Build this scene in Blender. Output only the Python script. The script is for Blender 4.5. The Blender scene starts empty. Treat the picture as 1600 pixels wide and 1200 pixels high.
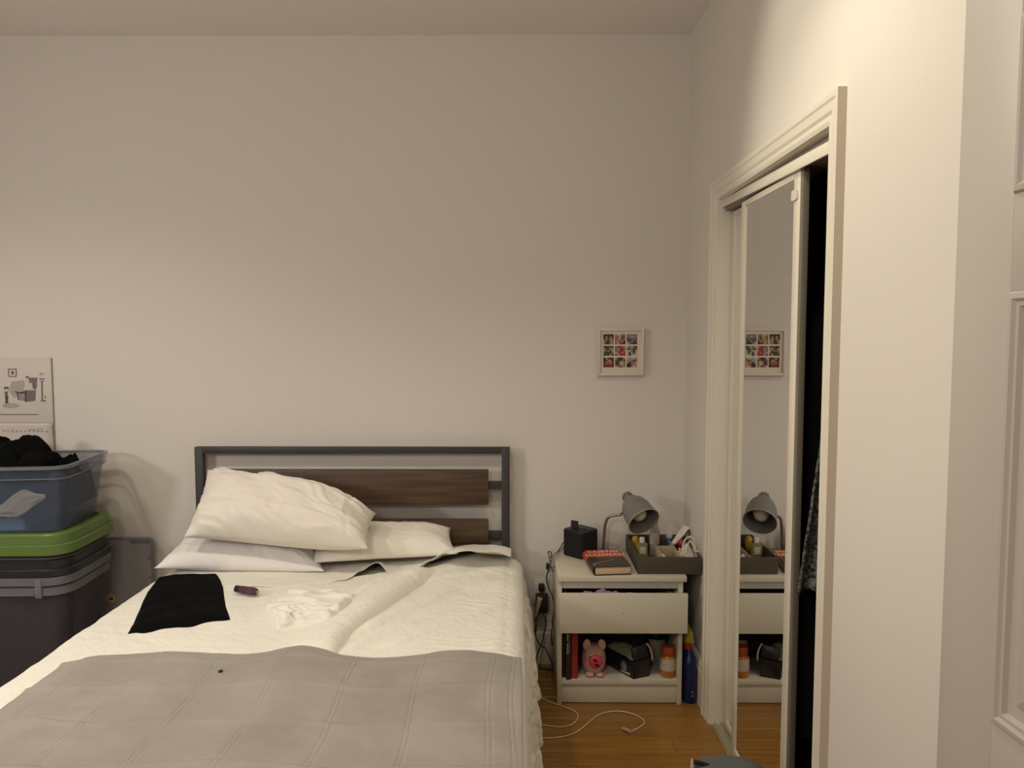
import bpy, bmesh, math, random
from mathutils import Vector, Matrix, noise
random.seed(4)
C = bpy.context.scene.collection
S = bpy.context.scene
R = math.radians
PI = math.pi

# ------------------------------------------------------------ camera, world, lights, exposure
EYE = Vector((0, 0, 1.511))
cam_d = bpy.data.cameras.new('camera'); cam = bpy.data.objects.new('camera', cam_d); C.objects.link(cam)
cam.location = EYE
cam.rotation_euler = (R(90 - 3.9), 0, R(0.38))
cam_d.sensor_width = 36; cam_d.lens = 1202 / 1600 * 36; cam_d.clip_start = 0.02
S.camera = cam
S.view_settings.view_transform = 'Standard'; S.view_settings.look = 'None'
S.view_settings.gamma = 1; S.view_settings.use_curve_mapping = False
S.view_settings.exposure = 0.0
w = bpy.data.worlds.new('world'); S.world = w; w.use_nodes = True
w.node_tree.nodes['Background'].inputs[0].default_value = (0.9, 0.85, 0.8, 1)
w.node_tree.nodes['Background'].inputs[1].default_value = 0.1

def light(name, kind, loc, target, power, col, size=0.3, **kw):
    d = bpy.data.lights.new(name, kind); o = bpy.data.objects.new(name, d); C.objects.link(o)
    o.location = loc; d.energy = power; d.color = col
    o.rotation_euler = (Vector(target) - Vector(loc)).to_track_quat('-Z', 'Y').to_euler()
    if kind == 'AREA': d.shape = 'DISK'; d.size = size
    else: d.shadow_soft_size = size
    for k, v in kw.items(): setattr(d, k, v)
    return o
# three recessed ceiling downlights in a row, a cooler lamp low at the left, a weak added fill light behind the camera
light('closet_wall_spot', 'SPOT', (-0.80, 1.85, 2.70), (0.75, 1.74, 2.02), 53, (1.0, 0.95, 0.76), 0.06, spot_size=R(63), spot_blend=.6)
light('downlight_right', 'SPOT', (0.20, 1.72, 2.77), (0.24, 1.72, 0), 28, (1.0, 0.925, 0.76), 0.05, spot_size=R(122), spot_blend=.6)
light('downlight_middle', 'SPOT', (-0.80, 1.50, 2.77), (-0.80, 1.55, 0), 46, (1.0, 0.935, 0.79), 0.06, spot_size=R(125), spot_blend=.9)
light('downlight_left', 'SPOT', (-2.15, 1.62, 2.77), (-2.15, 1.64, 0), 76, (1.0, 0.925, 0.79), 0.06, spot_size=R(142), spot_blend=.6)
light('side_lamp', 'AREA', (-2.65, 0.8, 1.7), (-1.0, 2.8, 0.7), 16, (0.93, 0.95, 1.0), 0.30)
light('added_fill_light', 'AREA', (-0.8, -1.0, 2.5), (-0.7, 3.0, 1.3), 17, (1.0, 0.94, 0.88), 0.6)

# ------------------------------------------------------------ pixel to point helpers (metres in the room)
_F0 = Vector((-math.sin(R(.38)), math.cos(R(.38)), 0)); _RT = Vector((math.cos(R(.38)), math.sin(R(.38)), 0))
_FW = _F0 * math.cos(R(3.9)) + Vector((0, 0, -math.sin(R(3.9)))); _UP = _RT.cross(_FW)
def _on(x, y, ax, v):
    d = _FW + _RT * (x - 800) / 1202 + _UP * (600 - y) / 1202
    return EYE + d * ((v - EYE[ax]) / d[ax])
def onX(x, y, v): return _on(x, y, 0, v)
def onY(x, y, v): return _on(x, y, 1, v)
def onZ(x, y, v): return _on(x, y, 2, v)

# ------------------------------------------------------------ materials
def lin(c):
    r = []
    for v in c[:3]:
        v /= 255; r.append(v / 12.92 if v <= .04045 else ((v + .055) / 1.055) ** 2.4)
    return tuple(r) + (1,)
def mat(name, col, rough=.6, bump=None, var=None, metal=0, stretch=(1, 1, 1), spec=None, sheen=0, trans=0, ior=None, emis=None, coord='pos', bump2=None, perobj=0):
    m = bpy.data.materials.new(name); m.use_nodes = True
    nt = m.node_tree; N = nt.nodes; L = nt.links; b = N['Principled BSDF']
    b.inputs['Base Color'].default_value = lin(col); b.inputs['Roughness'].default_value = rough
    b.inputs['Metallic'].default_value = metal
    if spec is not None: b.inputs['Specular IOR Level'].default_value = spec
    if sheen: b.inputs['Sheen Weight'].default_value = sheen
    if trans: b.inputs['Transmission Weight'].default_value = trans
    if ior: b.inputs['IOR'].default_value = ior
    if emis: b.inputs['Emission Color'].default_value = lin(emis[0]); b.inputs['Emission Strength'].default_value = emis[1]
    src = None
    def vec():
        nonlocal src
        if src: return src
        if coord == 'pos': g = N.new('ShaderNodeNewGeometry'); o = g.outputs['Position']
        else: g = N.new('ShaderNodeTexCoord'); o = g.outputs['Object']
        mp = N.new('ShaderNodeMapping'); mp.inputs['Scale'].default_value = stretch; L.new(o, mp.inputs['Vector'])
        if perobj:
            oi = N.new('ShaderNodeObjectInfo'); mu = N.new('ShaderNodeMath'); mu.operation = 'MULTIPLY'; mu.inputs[1].default_value = 37
            L.new(oi.outputs['Random'], mu.inputs[0]); L.new(mu.outputs[0], mp.inputs['Location'])
        src = mp.outputs[0]; return src
    col_out = None
    if var:
        col2, scale, *rest = var; det = rest[0] if rest else 4
        n = N.new('ShaderNodeTexNoise'); n.inputs['Scale'].default_value = scale; n.inputs['Detail'].default_value = det
        L.new(vec(), n.inputs['Vector'])
        rp = N.new('ShaderNodeValToRGB'); rp.color_ramp.elements[0].position = .36; rp.color_ramp.elements[1].position = .64
        rp.color_ramp.elements[0].color = lin(col); rp.color_ramp.elements[1].color = lin(col2)
        L.new(n.outputs['Fac'], rp.inputs[0]); col_out = rp.outputs[0]
        if perobj:
            hs = N.new('ShaderNodeHueSaturation'); mr = N.new('ShaderNodeMapRange'); oi = N.new('ShaderNodeObjectInfo')
            mr.inputs[3].default_value = 1 - perobj; mr.inputs[4].default_value = 1 + perobj
            L.new(oi.outputs['Random'], mr.inputs[0]); L.new(mr.outputs[0], hs.inputs['Value']); L.new(col_out, hs.inputs['Color']); col_out = hs.outputs[0]
        L.new(col_out, b.inputs['Base Color'])
    if bump:
        n = N.new('ShaderNodeTexNoise'); n.inputs['Scale'].default_value = bump[0]; n.inputs['Detail'].default_value = 5
        L.new(vec(), n.inputs['Vector'])
        bp = N.new('ShaderNodeBump'); bp.inputs['Strength'].default_value = bump[1]; bp.inputs['Distance'].default_value = bump[2] if len(bump) > 2 else .002
        L.new(n.outputs['Fac'], bp.inputs['Height']); L.new(bp.outputs[0], b.inputs['Normal'])
        if bump2:
            v = N.new('ShaderNodeTexVoronoi'); v.inputs['Scale'].default_value = bump2[0]; v.feature = 'SMOOTH_F1'
            L.new(vec(), v.inputs['Vector'])
            b2 = N.new('ShaderNodeBump'); b2.inputs['Strength'].default_value = bump2[1]; b2.inputs['Distance'].default_value = bump2[2]
            L.new(v.outputs['Distance'], b2.inputs['Height']); L.new(bp.outputs[0], b2.inputs['Normal']); L.new(b2.outputs[0], b.inputs['Normal'])
    return m
def clear_mat(name, col, alpha, rough=.3):
    """milky translucent plastic: some of the light goes straight through"""
    m = bpy.data.materials.new(name); m.use_nodes = True; nt = m.node_tree; N = nt.nodes; L = nt.links
    b = N['Principled BSDF']; b.inputs['Base Color'].default_value = lin(col); b.inputs['Roughness'].default_value = rough
    b.inputs['Alpha'].default_value = alpha
    return m
def print_mat(name, rough=.5):
    m = bpy.data.materials.new(name); m.use_nodes = True; nt = m.node_tree; N = nt.nodes
    a = N.new('ShaderNodeVertexColor'); a.layer_name = 'ink'
    nt.links.new(a.outputs[0], N['Principled BSDF'].inputs['Base Color']); N['Principled BSDF'].inputs['Roughness'].default_value = rough
    return m

M = {}
M['wall'] = mat('wall_paint', (216, 208, 197), .75, bump=(160, .25, .001))
M['ceiling'] = mat('ceiling_paint', (232, 227, 222), .85, bump=(120, .2, .001))
M['trim'] = mat('white_trim_paint', (222, 214, 196), .4, bump=(60, .08, .001))
M['pinktrim'] = mat('unpainted_primer', (200, 186, 168), .7, bump=(90, .3, .001))
M['door'] = mat('door_paint_shaded', (186, 178, 168), .45, bump=(90, .12, .001))  # greyish door paint, darkened further in place of shade on the leaf
M['floorbase'] = mat('subfloor', (96, 62, 26), .8)
M['plank'] = mat('oak_plank', (152, 108, 46), .34, bump=(40, .15, .001), var=((134, 92, 36), 9, 6), stretch=(.35, 6, 1), perobj=.055)
M['quilt'] = mat('white_quilted_cotton', (236, 231, 216), .9, bump=(420, .5, .001), bump2=(62, .45, .005), sheen=.2)
M['sheet'] = mat('white_sheet_cotton', (234, 228, 214), .9, bump=(300, .4, .001), sheen=.2)
M['sheet_cool'] = mat('pillowcase_cotton', (232, 226, 220), .9, bump=(300, .35, .001), sheen=.2)
M['pillowtop'] = mat('cream_pillowcase_cotton', (228, 220, 206), .9, bump=(300, .35, .001), sheen=.2)
M['greyblanket'] = mat('grey_blanket_cotton', (160, 151, 143), .95, bump=(500, .5, .001), var=((150, 141, 132), 5, 4))
M['black_cloth'] = mat('black_wool', (8, 8, 8), .98, bump=(300, .8, .002), spec=.1)
M['metal'] = mat('dark_grey_metal', (56, 54, 52), .5, spec=.4)
M['darkwood'] = mat('brown_laminate', (88, 66, 46), .5, bump=(60, .2, .001), var=((64, 47, 32), 6, 8), stretch=(.6, 1, 9))
M['white_lam'] = mat('white_laminate', (200, 191, 170), .45)
M['inner_dark'] = mat('backing_board', (92, 80, 66), .8)
M['mattress'] = mat('mattress_ticking', (205, 200, 190), .9, bump=(200, .3, .001))
M['black_plastic'] = mat('black_plastic', (20, 18, 17), .5)
M['speaker_cloth'] = mat('speaker_mesh', (16, 14, 13), .9, bump=(900, 1, .002))
M['lampgrey'] = mat('grey_lamp_metal', (118, 115, 110), .42, metal=.05)
M['lampbase'] = mat('grey_lamp_base', (112, 106, 98), .5)
M['chrome'] = mat('brushed_nickel', (150, 140, 126), .28, metal=.9)
M['bulb'] = mat('frosted_bulb', (216, 210, 198), .4)
M['mirror'] = mat('mirror_glass', (238, 238, 236), .012, metal=1)
M['doorframe'] = mat('mirror_frame_enamel', (218, 208, 190), .4)
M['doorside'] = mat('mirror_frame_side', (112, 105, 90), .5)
M['closet_wall'] = mat('closet_wall_shade_tone', (120, 110, 100), .9)  # white walls coloured dark to stand for the unlit closet interior
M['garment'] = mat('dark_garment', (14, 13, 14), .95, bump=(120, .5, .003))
M['knit'] = mat('patterned_knit', (112, 110, 102), .95, bump=(160, 1, .004), var=((14, 14, 15), 95, 2), coord='pos')
M['green'] = mat('green_plastic', (92, 114, 56), .35, spec=.4)
M['darkplastic'] = mat('charcoal_plastic', (34, 34, 36), .35)
M['clear'] = clear_mat('clear_plastic', (150, 148, 152), .34, .3)
M['clear_bin'] = clear_mat('grey_clear_plastic', (92, 88, 94), .34, .3)
M['clear_blue'] = clear_mat('blue_tinted_plastic', (92, 104, 122), .30, .3)
M['clear_rim'] = clear_mat('clear_plastic_rim', (132, 132, 138), .55, .25)
M['navy'] = mat('navy_cloth', (34, 42, 64), .95, bump=(60, .8, .004))
M['greycloth'] = mat('dark_grey_cloth', (46, 43, 46), .95, bump=(40, .8, .006))
M['lightblue'] = mat('light_blue_cloth', (112, 140, 178), .95, bump=(70, .8, .004))
M['whitecloth'] = mat('white_cloth', (206, 196, 182), .9, bump=(200, .3, .001))
M['paper'] = mat('paper', (206, 194, 184), .7)
M['ink'] = print_mat('printed_ink', .7)
M['tray'] = mat('taupe_felt_tray', (72, 64, 50), .85, bump=(300, .4, .001))
M['tray_in'] = mat('tray_lining', (176, 158, 126), .8)
M['red'] = mat('dull_red_cover', (150, 48, 42), .55)
M['maroon'] = mat('dark_book_cover', (44, 24, 20), .5)
M['pages'] = mat('book_pages', (206, 176, 136), .8, bump=(500, .4, .001), stretch=(1, 1, 12))
M['cover_dark'] = mat('dark_book_art', (48, 38, 28), .4)
M['cover_red'] = mat('orange_red_book_art', (178, 72, 44), .4)
M['letter'] = mat('pale_lettering', (236, 196, 178), .5)
M['road'] = mat('pale_road_print', (120, 102, 84), .45)
M['pig'] = mat('pale_pink_plush', (214, 172, 152), .6, var=((196, 146, 128), 14, 2))
M['snout'] = mat('deep_pink', (200, 62, 84), .5)
M['eye'] = mat('black_dot', (12, 10, 10), .3)
M['carton'] = mat('black_printed_carton', (22, 18, 16), .45)
M['film'] = clear_mat('clear_film', (170, 164, 140), .5, .2)
M['blueprint'] = mat('pale_blue_print', (110, 130, 160), .5)
M['amber'] = mat('orange_jelly', (176, 112, 40), .25)
M['orange'] = mat('orange_lid', (176, 76, 38), .4)
M['label'] = mat('paper_label', (186, 168, 150), .6)
M['blue'] = mat('deep_blue_plastic', (18, 26, 76), .35)
M['yellow'] = mat('yellow_plastic', (176, 166, 36), .4)
M['redplastic'] = mat('red_plastic', (176, 34, 34), .4)
M['cable'] = mat('black_cable', (16, 14, 13), .5)
M['whitecable'] = mat('white_cable', (212, 196, 160), .5)
M['greycable'] = mat('grey_cable', (150, 142, 128), .5)
M['whiteplastic'] = mat('white_plastic', (214, 206, 192), .4)
M['tanplastic'] = mat('beige_plug', (190, 160, 130), .5)
M['pinkplastic'] = mat('pink_plastic', (196, 130, 130), .5)
M['purplecloth'] = mat('purple_cloth', (140, 104, 134), .9)
M['glitter'] = mat('purple_glitter', (52, 24, 38), .3, bump=(500, 1, .003), var=((120, 80, 90), 300, 1), metal=.4)
M['navyplastic'] = mat('navy_cap', (22, 18, 40), .3)
M['gold'] = mat('gold_tip', (196, 160, 90), .3, metal=.8)
M['glass'] = clear_mat('bottle_glass', (170, 158, 120), .38, .08)
M['frost'] = clear_mat('frosted_bottle', (170, 160, 142), .7, .3)
M['blueliquid'] = mat('blue_bottle', (44, 66, 130), .3)
M['yellowthing'] = mat('mustard_wrapper', (186, 148, 42), .5)
M['magenta'] = mat('crimson_bottle', (150, 22, 52), .35)
M['rope'] = mat('cotton_cord', (214, 200, 172), .8)
M['greyfabric'] = mat('slate_fabric', (92, 94, 88), .95, bump=(300, .6, .002))
M['teal'] = mat('teal_plastic', (20, 66, 84), .4)
M['steel'] = mat('chrome_mirror', (220, 215, 205), .08, metal=1)
M['framewhite'] = mat('white_frame', (214, 202, 184), .45)
M['aluminium'] = mat('aluminium_track', (176, 166, 142), .4, metal=.3)
M['yellowlabel'] = mat('yellow_sticker', (190, 160, 60), .6)

# ------------------------------------------------------------ mesh building helpers
WORLD = {}
def props(o, label=None, cat=None, group=None, kind=None):
    if label: o['label'] = label
    if cat: o['category'] = cat
    if group: o['group'] = group
    if kind: o['kind'] = kind
    return o
def thing(name, loc, label, cat, group=None):
    o = bpy.data.objects.new(name, None); C.objects.link(o); o.location = loc; o.empty_display_size = .05
    WORLD[o.name] = Vector(loc)
    return props(o, label, cat, group)

class MB:
    def __init__(s): s.v = []; s.f = []; s.mi = []; s.cur = 0; s.cols = None
    def face(s, *ix): s.f.append(ix); s.mi.append(s.cur)
    def box(s, a, b, rot=None, piv=None):
        x0, y0, z0 = a; x1, y1, z1 = b; n = len(s.v)
        P = [Vector(p) for p in ((x0,y0,z0),(x1,y0,z0),(x1,y1,z0),(x0,y1,z0),(x0,y0,z1),(x1,y0,z1),(x1,y1,z1),(x0,y1,z1))]
        if rot is not None:
            pv = Vector(piv) if piv is not None else sum(P, Vector()) / 8
            P = [pv + rot @ (p - pv) for p in P]
        s.v += P
        for q in ((0,3,2,1),(4,5,6,7),(0,1,5,4),(1,2,6,5),(2,3,7,6),(3,0,4,7)): s.face(*[n + k for k in q])
        return s
    def hexa(s, P):      # 8 points, bottom loop then top loop
        n = len(s.v); s.v += [Vector(p) for p in P]
        for q in ((0,3,2,1),(4,5,6,7),(0,1,5,4),(1,2,6,5),(2,3,7,6),(3,0,4,7)): s.face(*[n + k for k in q])
        return s
    def grid(s, fn, nu, nv, closed_u=False):
        n = len(s.v)
        for j in range(nv + 1):
            for i in range(nu + (0 if closed_u else 1)): s.v.append(Vector(fn(i / nu, j / nv)))
        w_ = nu if closed_u else nu + 1
        for j in range(nv):
            for i in range(nu):
                a = n + j * w_ + i; b_ = n + j * w_ + (i + 1) % w_
                s.face(a, b_, b_ + w_, a + w_)
        return s
    def rings(s, rings, cap0=True, cap1=True):
        n = len(s.v); k = len(rings[0])
        for r in rings: s.v += [Vector(p) for p in r]
        for j in range(len(rings) - 1):
            for i in range(k):
                a = n + j * k + i; b_ = n + j * k + (i + 1) % k; s.face(a, b_, b_ + k, a + k)
        if cap0: s.face(*[n + i for i in range(k)][::-1])
        if cap1: s.face(*[n + (len(rings) - 1) * k + i for i in range(k)])
        return s
    def tube(s, pts, r, seg=8, smooth_n=0):
        pts = [Vector(p) for p in pts]
        if smooth_n: pts = catmull(pts, smooth_n)
        rr = []; prev = None
        for i, p in enumerate(pts):
            d = (pts[min(i + 1, len(pts) - 1)] - pts[max(i - 1, 0)])
            if d.length < 1e-9: d = Vector((0, 0, 1))
            d.normalize()
            if prev is None: u = d.orthogonal().normalized()
            else:
                u = prev - d * prev.dot(d)
                u = u.normalized() if u.length > 1e-6 else d.orthogonal().normalized()
            prev = u; v = d.cross(u)
            ra = r(i / (len(pts) - 1)) if callable(r) else r
            rr.append([p + (u * math.cos(2 * PI * k / seg) + v * math.sin(2 * PI * k / seg)) * ra for k in range(seg)])
        return s.rings(rr)
    def lathe(s, prof, seg=24, mtx=None, cap0=True, cap1=True):
        mtx = mtx or Matrix()
        return s.rings([[mtx @ Vector((r * math.cos(2 * PI * k / seg), r * math.sin(2 * PI * k / seg), z)) for k in range(seg)] for r, z in prof], cap0, cap1)
    def prism(s, poly, z0, z1, mtx=None):
        mtx = mtx or Matrix()
        return s.rings([[mtx @ Vector((x, y, z0)) for x, y in poly], [mtx @ Vector((x, y, z1)) for x, y in poly]])
    def build(s, name, m, parent=None, smooth=False, bevel=0, seg=2, solid=0, subsurf=0, recalc=True, angle=None):
        zs = min(v.z for v in s.v); xs = [v.x for v in s.v]; ys = [v.y for v in s.v]
        c = Vector(((min(xs) + max(xs)) / 2, (min(ys) + max(ys)) / 2, zs))
        me = bpy.data.meshes.new(name); me.from_pydata([v - c for v in s.v], [], s.f)
        ms = m if isinstance(m, (list, tuple)) else [m]
        for q in ms: me.materials.append(M[q] if isinstance(q, str) else q)
        if len(ms) > 1:
            for p, k in zip(me.polygons, s.mi): p.material_index = k
        if recalc or bevel:
            bm = bmesh.new(); bm.from_mesh(me)
            if recalc: bmesh.ops.recalc_face_normals(bm, faces=bm.faces)
            if bevel:
                es = [e for e in bm.edges if len(e.link_faces) == 2 and e.calc_face_angle(0) > R(35)]
                bmesh.ops.bevel(bm, geom=es, offset=bevel, segments=seg, affect='EDGES', profile=.5, clamp_overlap=True)
            bm.to_mesh(me); bm.free()
        if s.cols is not None:
            ca = me.color_attributes.new('ink', 'FLOAT_COLOR', 'POINT')
            for i, q in enumerate(s.cols): ca.data[i].color = lin(q)
        o = bpy.data.objects.new(name, me); C.objects.link(o)
        if smooth:
            for p in me.polygons: p.use_smooth = True
            if angle: me.set_sharp_from_angle(angle=R(angle))
        elif bevel:
            for p in me.polygons: p.use_smooth = True
            me.set_sharp_from_angle(angle=R(32))
        if solid:
            md = o.modifiers.new('thickness', 'SOLIDIFY'); md.thickness = abs(solid); md.offset = -1 if solid > 0 else 1
        if subsurf:
            md = o.modifiers.new('subdivision', 'SUBSURF'); md.levels = md.render_levels = subsurf
        WORLD[o.name] = c
        if parent is not None: o.parent = parent; o.location = c - WORLD[parent.name]
        else: o.location = c
        return o
def catmull(p, n):
    out = []
    for i in range(len(p) - 1):
        a, b_, c, d = p[max(i - 1, 0)], p[i], p[i + 1], p[min(i + 2, len(p) - 1)]
        for k in range(n):
            t = k / n
            out.append(.5 * ((2 * b_) + (c - a) * t + (2 * a - 5 * b_ + 4 * c - d) * t * t + (3 * b_ - a - 3 * c + d) * t ** 3))
    out.append(p[-1]); return out
def rrect(cx, cy, hx, hy, r, n=6, rot=0):
    pts = []
    for qx, qy, a0 in ((1, 1, 0), (-1, 1, 90), (-1, -1, 180), (1, -1, 270)):
        for k in range(n + 1):
            a = R(a0 + 90 * k / n); pts.append((qx * (hx - r) + r * math.cos(a), qy * (hy - r) + r * math.sin(a)))
    cr, sr = math.cos(rot), math.sin(rot)
    return [(cx + x * cr - y * sr, cy + x * sr + y * cr) for x, y in pts]
def bx(name, a, b, m, parent=None, bevel=.002, **kw): return MB().box(a, b).build(name, m, parent, bevel=bevel, **kw)
def struct(o, label=None):
    o['kind'] = 'structure'
    if label: o['label'] = label
    return o
def nz(x, y, z=0, s=1.0): return noise.noise(Vector((x * s, y * s, z)))
def rotz(a): return Matrix.Rotation(a, 4, 'Z')
def T(x, y, z): return Matrix.Translation((x, y, z))
def text_mesh(name, body, size, mtx, m, parent, depth=.0004, bold=False):
    cu = bpy.data.curves.new(name, 'FONT'); cu.body = body; cu.size = size; cu.extrude = depth; cu.align_x = 'CENTER'; cu.align_y = 'CENTER'
    cu.resolution_u = 2; cu.space_character = 1.12
    if bold: cu.offset = size * .02
    t = bpy.data.objects.new('tmp', cu); C.objects.link(t)
    dg = bpy.context.evaluated_depsgraph_get(); dg.update()
    me = bpy.data.meshes.new_from_object(t.evaluated_get(dg))
    bpy.data.objects.remove(t)
    b = MB(); b.v = [mtx @ v.co for v in me.vertices]; b.f = [tuple(p.vertices) for p in me.polygons]; b.mi = [0] * len(b.f)
    bpy.data.meshes.remove(me)
    return b.build(name, m, parent, recalc=False)

# ============================================================ THE ROOM
XL, XR, YB, YF, H = -2.75, .75, 3.42, -1.6, 2.79
TH = .12
# floor: slab with oak strips laid across the room
fl = struct(MB().box((XL, YF, -.1), (XR + .75, YB, -.012)).build('floor', 'floorbase'), 'honey oak strip floor running under bed and nightstand')
pw = .082; y = YB - .002; row = 0
def plank_row(y0, y1, xa, xb):
    x = xa - random.random() * .5
    while x < xb - .01:
        l = random.uniform(.55, 1.15); a = max(x, xa); b_ = min(x + l, xb)
        if b_ - a > .02:
            if UNIT[0] is None:
                o = MB().box((a + .0003, y0 + .0003, -.012), (b_ - .0003, y1 - .0003, 0)).build('plank', 'plank', fl, bevel=.0006, seg=1)
                UNIT[0] = o; UNIT[1] = (b_ - a, y1 - y0)
            else:
                o = UNIT[0].copy(); C.objects.link(o); o.name = 'plank'
                o.scale = ((b_ - a) / UNIT[1][0], (y1 - y0) / UNIT[1][1], 1)
                o.parent = fl; o.location = Vector(((a + b_) / 2, (y0 + y1) / 2, -.012)) - WORLD[fl.name]
        x += l
UNIT = [None, None]
while y > .9:
    plank_row(max(y - pw, .9), y, XL, XR if (y < 1.87 or y - pw > 2.85) else XR)
    y -= pw
o = MB().box((XL, YF, -.012), (XR, y, 0)).build('plank', 'plank', fl); o['kind'] = 'stuff'
# closet floor threshold
bb = MB().box((XR, 1.7, -.012), (XR + .75, 3.1, 0)).build('closet_floor', 'plank', fl)

struct(MB().box((XL - TH, YB, 0), (XR + .9, YB + TH, H)).build('wall_back', 'wall'), 'cream painted wall behind the headboard')
struct(MB().box((XL - TH, YF - TH, 0), (XL, YB, H)).build('wall_left', 'wall'))
struct(MB().box((XL, YF - TH, 0), (XR + .9, YF, H)).build('wall_front', 'wall'))
struct(MB().box((XL - TH, YF - TH, H), (XR + .9, YB + TH, H + .1)).build('ceiling', 'ceiling'), 'plain off-white ceiling')
CY0, CY1, CH = 1.865, 2.875, 1.997      # closet opening
DY0, DY1, DH = -.47, .36, 2.03         # room door opening, beside the camera
wr = MB()
for a, b_, z0, z1 in ((CY1, YB, 0, H), (CY0, CY1, CH, H), (DY1, CY0, 0, H), (DY0, DY1, DH, H), (YF, DY0, 0, H)):
    wr.box((XR, a, z0), (XR + TH, b_, z1))
bm_ = bmesh.new()
wro = wr.build('wall_right', 'wall'); struct(wro, 'cream wall holding the mirrored closet')
# closet box and hallway box behind the right wall
cb = MB()
cb.box((XR + .75, 1.7, 0), (XR + .8, 3.1, 2.3)); cb.box((XR + TH, 1.65, 0), (XR + .8, 1.7, 2.3)); cb.box((XR + TH, 3.1, 0), (XR + .8, 3.15, 2.3)); cb.box((XR + TH, 1.65, 2.3), (XR + .8, 3.15, 2.35))
struct(cb.build('wall_closet', 'closet_wall'), 'inside walls of the closet, darkened in place of shade')
hb = MB()
hb.box((XR + .9, -.9, 0), (XR + .95, .8, 2.3)); hb.box((XR + TH, -.95, 0), (XR + .95, -.9, 2.3)); hb.box((XR + TH, .8, 0), (XR + .95, .85, 2.3)); hb.box((XR + TH, -.95, 2.3), (XR + .95, .85, 2.35))
hb.box((XR + TH, -.9, -.05), (XR + .9, .8, 0))
struct(hb.build('wall_hallway', 'wall'))

# baseboards (stepped profile)
def baseboard(name, p0, p1, nrm, parent=None):
    p0, p1, n = Vector(p0), Vector(p1), Vector(nrm)
    prof = [(0, 0), (.014, 0), (.014, .145), (.010, .152), (.010, .165), (.005, .176), (.005, .182), (0, .185)]
    rr = [[p + n * a + Vector((0, 0, z)) for a, z in prof] for p in (p0, p1)]
    return struct(MB().rings(rr).build(name, 'trim'))
baseboard('baseboard_back', (XL, YB, 0), (XR, YB, 0), (0, -1, 0))
baseboard('baseboard_right', (XR, YB - .014, 0), (XR, 2.925, 0), (-1, 0, 0))
baseboard('baseboard_right_near', (XR, 1.795, 0), (XR, .44, 0), (-1, 0, 0))
baseboard('baseboard_left', (XL, YF, 0), (XL, YB, 0), (1, 0, 0))

# closet casing: moulded boards round the opening
def casing(name, parent, path_y, z0, z1, flip, m='trim'):
    """vertical casing board; profile across the width w"""
    w_ = .07; sc_ = 1 if flip else 1.25; prof = [(0, 0), (0, .011), (.010, .014), (.022, .013), (.030, .017), (.050, .018), (.056, .021), (.070, .021), (.070, 0)]
    rr = []
    for z, mit in ((z0, 0), (z1, 1)):
        r = []
        for u, t in prof:
            yy = path_y + (u * sc_ if not flip else -u)
            r.append((XR - t, yy, z + (u if mit else 0)))
        rr.append(r)
    return MB().rings(rr).build(name, m, parent)
tr = struct(thing('trim_1', (XR, CY0, 0), 'white moulded casing round the closet opening', None)); del tr['label']; tr['label'] = 'white moulded casing round the closet opening'
casing('casing_board', tr, CY1, 0, CH, False)
casing('casing_board', tr, CY0, 0, CH, True)
prof = [(0, 0), (0, .011), (.010, .014), (.022, .013), (.030, .017), (.050, .018), (.056, .021), (.070, .021), (.070, 0)]
MB().rings([[(XR - t, CY1 + u * 1.25, CH + u) for u, t in prof], [(XR - t, CY0 - u, CH + u) for u, t in prof]]).build('casing_board', 'trim', tr)
bx('edge_strip', (XR - .0212, CY0 - .0712, 0), (XR, CY0 - .0700, CH + .070), 'pinktrim', tr, bevel=0)['label'] = 'bare pinkish outer edge of near casing'
# jamb linings
bx('jamb_board', (XR, CY1 - .004, 0), (XR + TH, CY1, CH), 'trim', tr, bevel=0)
bx('jamb_board', (XR, CY0, 0), (XR + TH, CY0 + .004, CH), 'trim', tr, bevel=0)
bx('jamb_board', (XR, CY0 + .004, CH - .004), (XR + TH, CY1 - .004, CH), 'trim', tr, bevel=0)
vx0, vx1, va, vb = XR + .004, XR + .012, CY0 + .005, CY1 - .005
MB().hexa([(vx0, va, 1.940), (vx1, va, 1.940), (vx1, vb, 1.966), (vx0, vb, 1.966), (vx0, va, 1.971), (vx1, va, 1.971), (vx1, vb, 1.994), (vx0, vb, 1.994)]).build('valance_board', 'trim', tr, bevel=.001)
t2 = struct(thing('trim_2', (XR + .06, 2.36, 0), 'ribbed sliding track on the closet floor', None))
bx('track_base', (XR + .002, CY0 + .004, 0), (XR + .095, CY1 - .004, .003), 'aluminium', t2, bevel=0)
for xx in (.006, .032, .05, .078): bx('track_rail', (XR + xx, CY0 + .004, .003), (XR + xx + .005, CY1 - .004, .012), 'aluminium', t2, bevel=0)
bx('top_track', (XR + .014, CY0 + .004, 1.955), (XR + .10, CY1 - .004, 1.993), mat('grey_track', (128, 120, 114), .5), t2, bevel=0)

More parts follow.
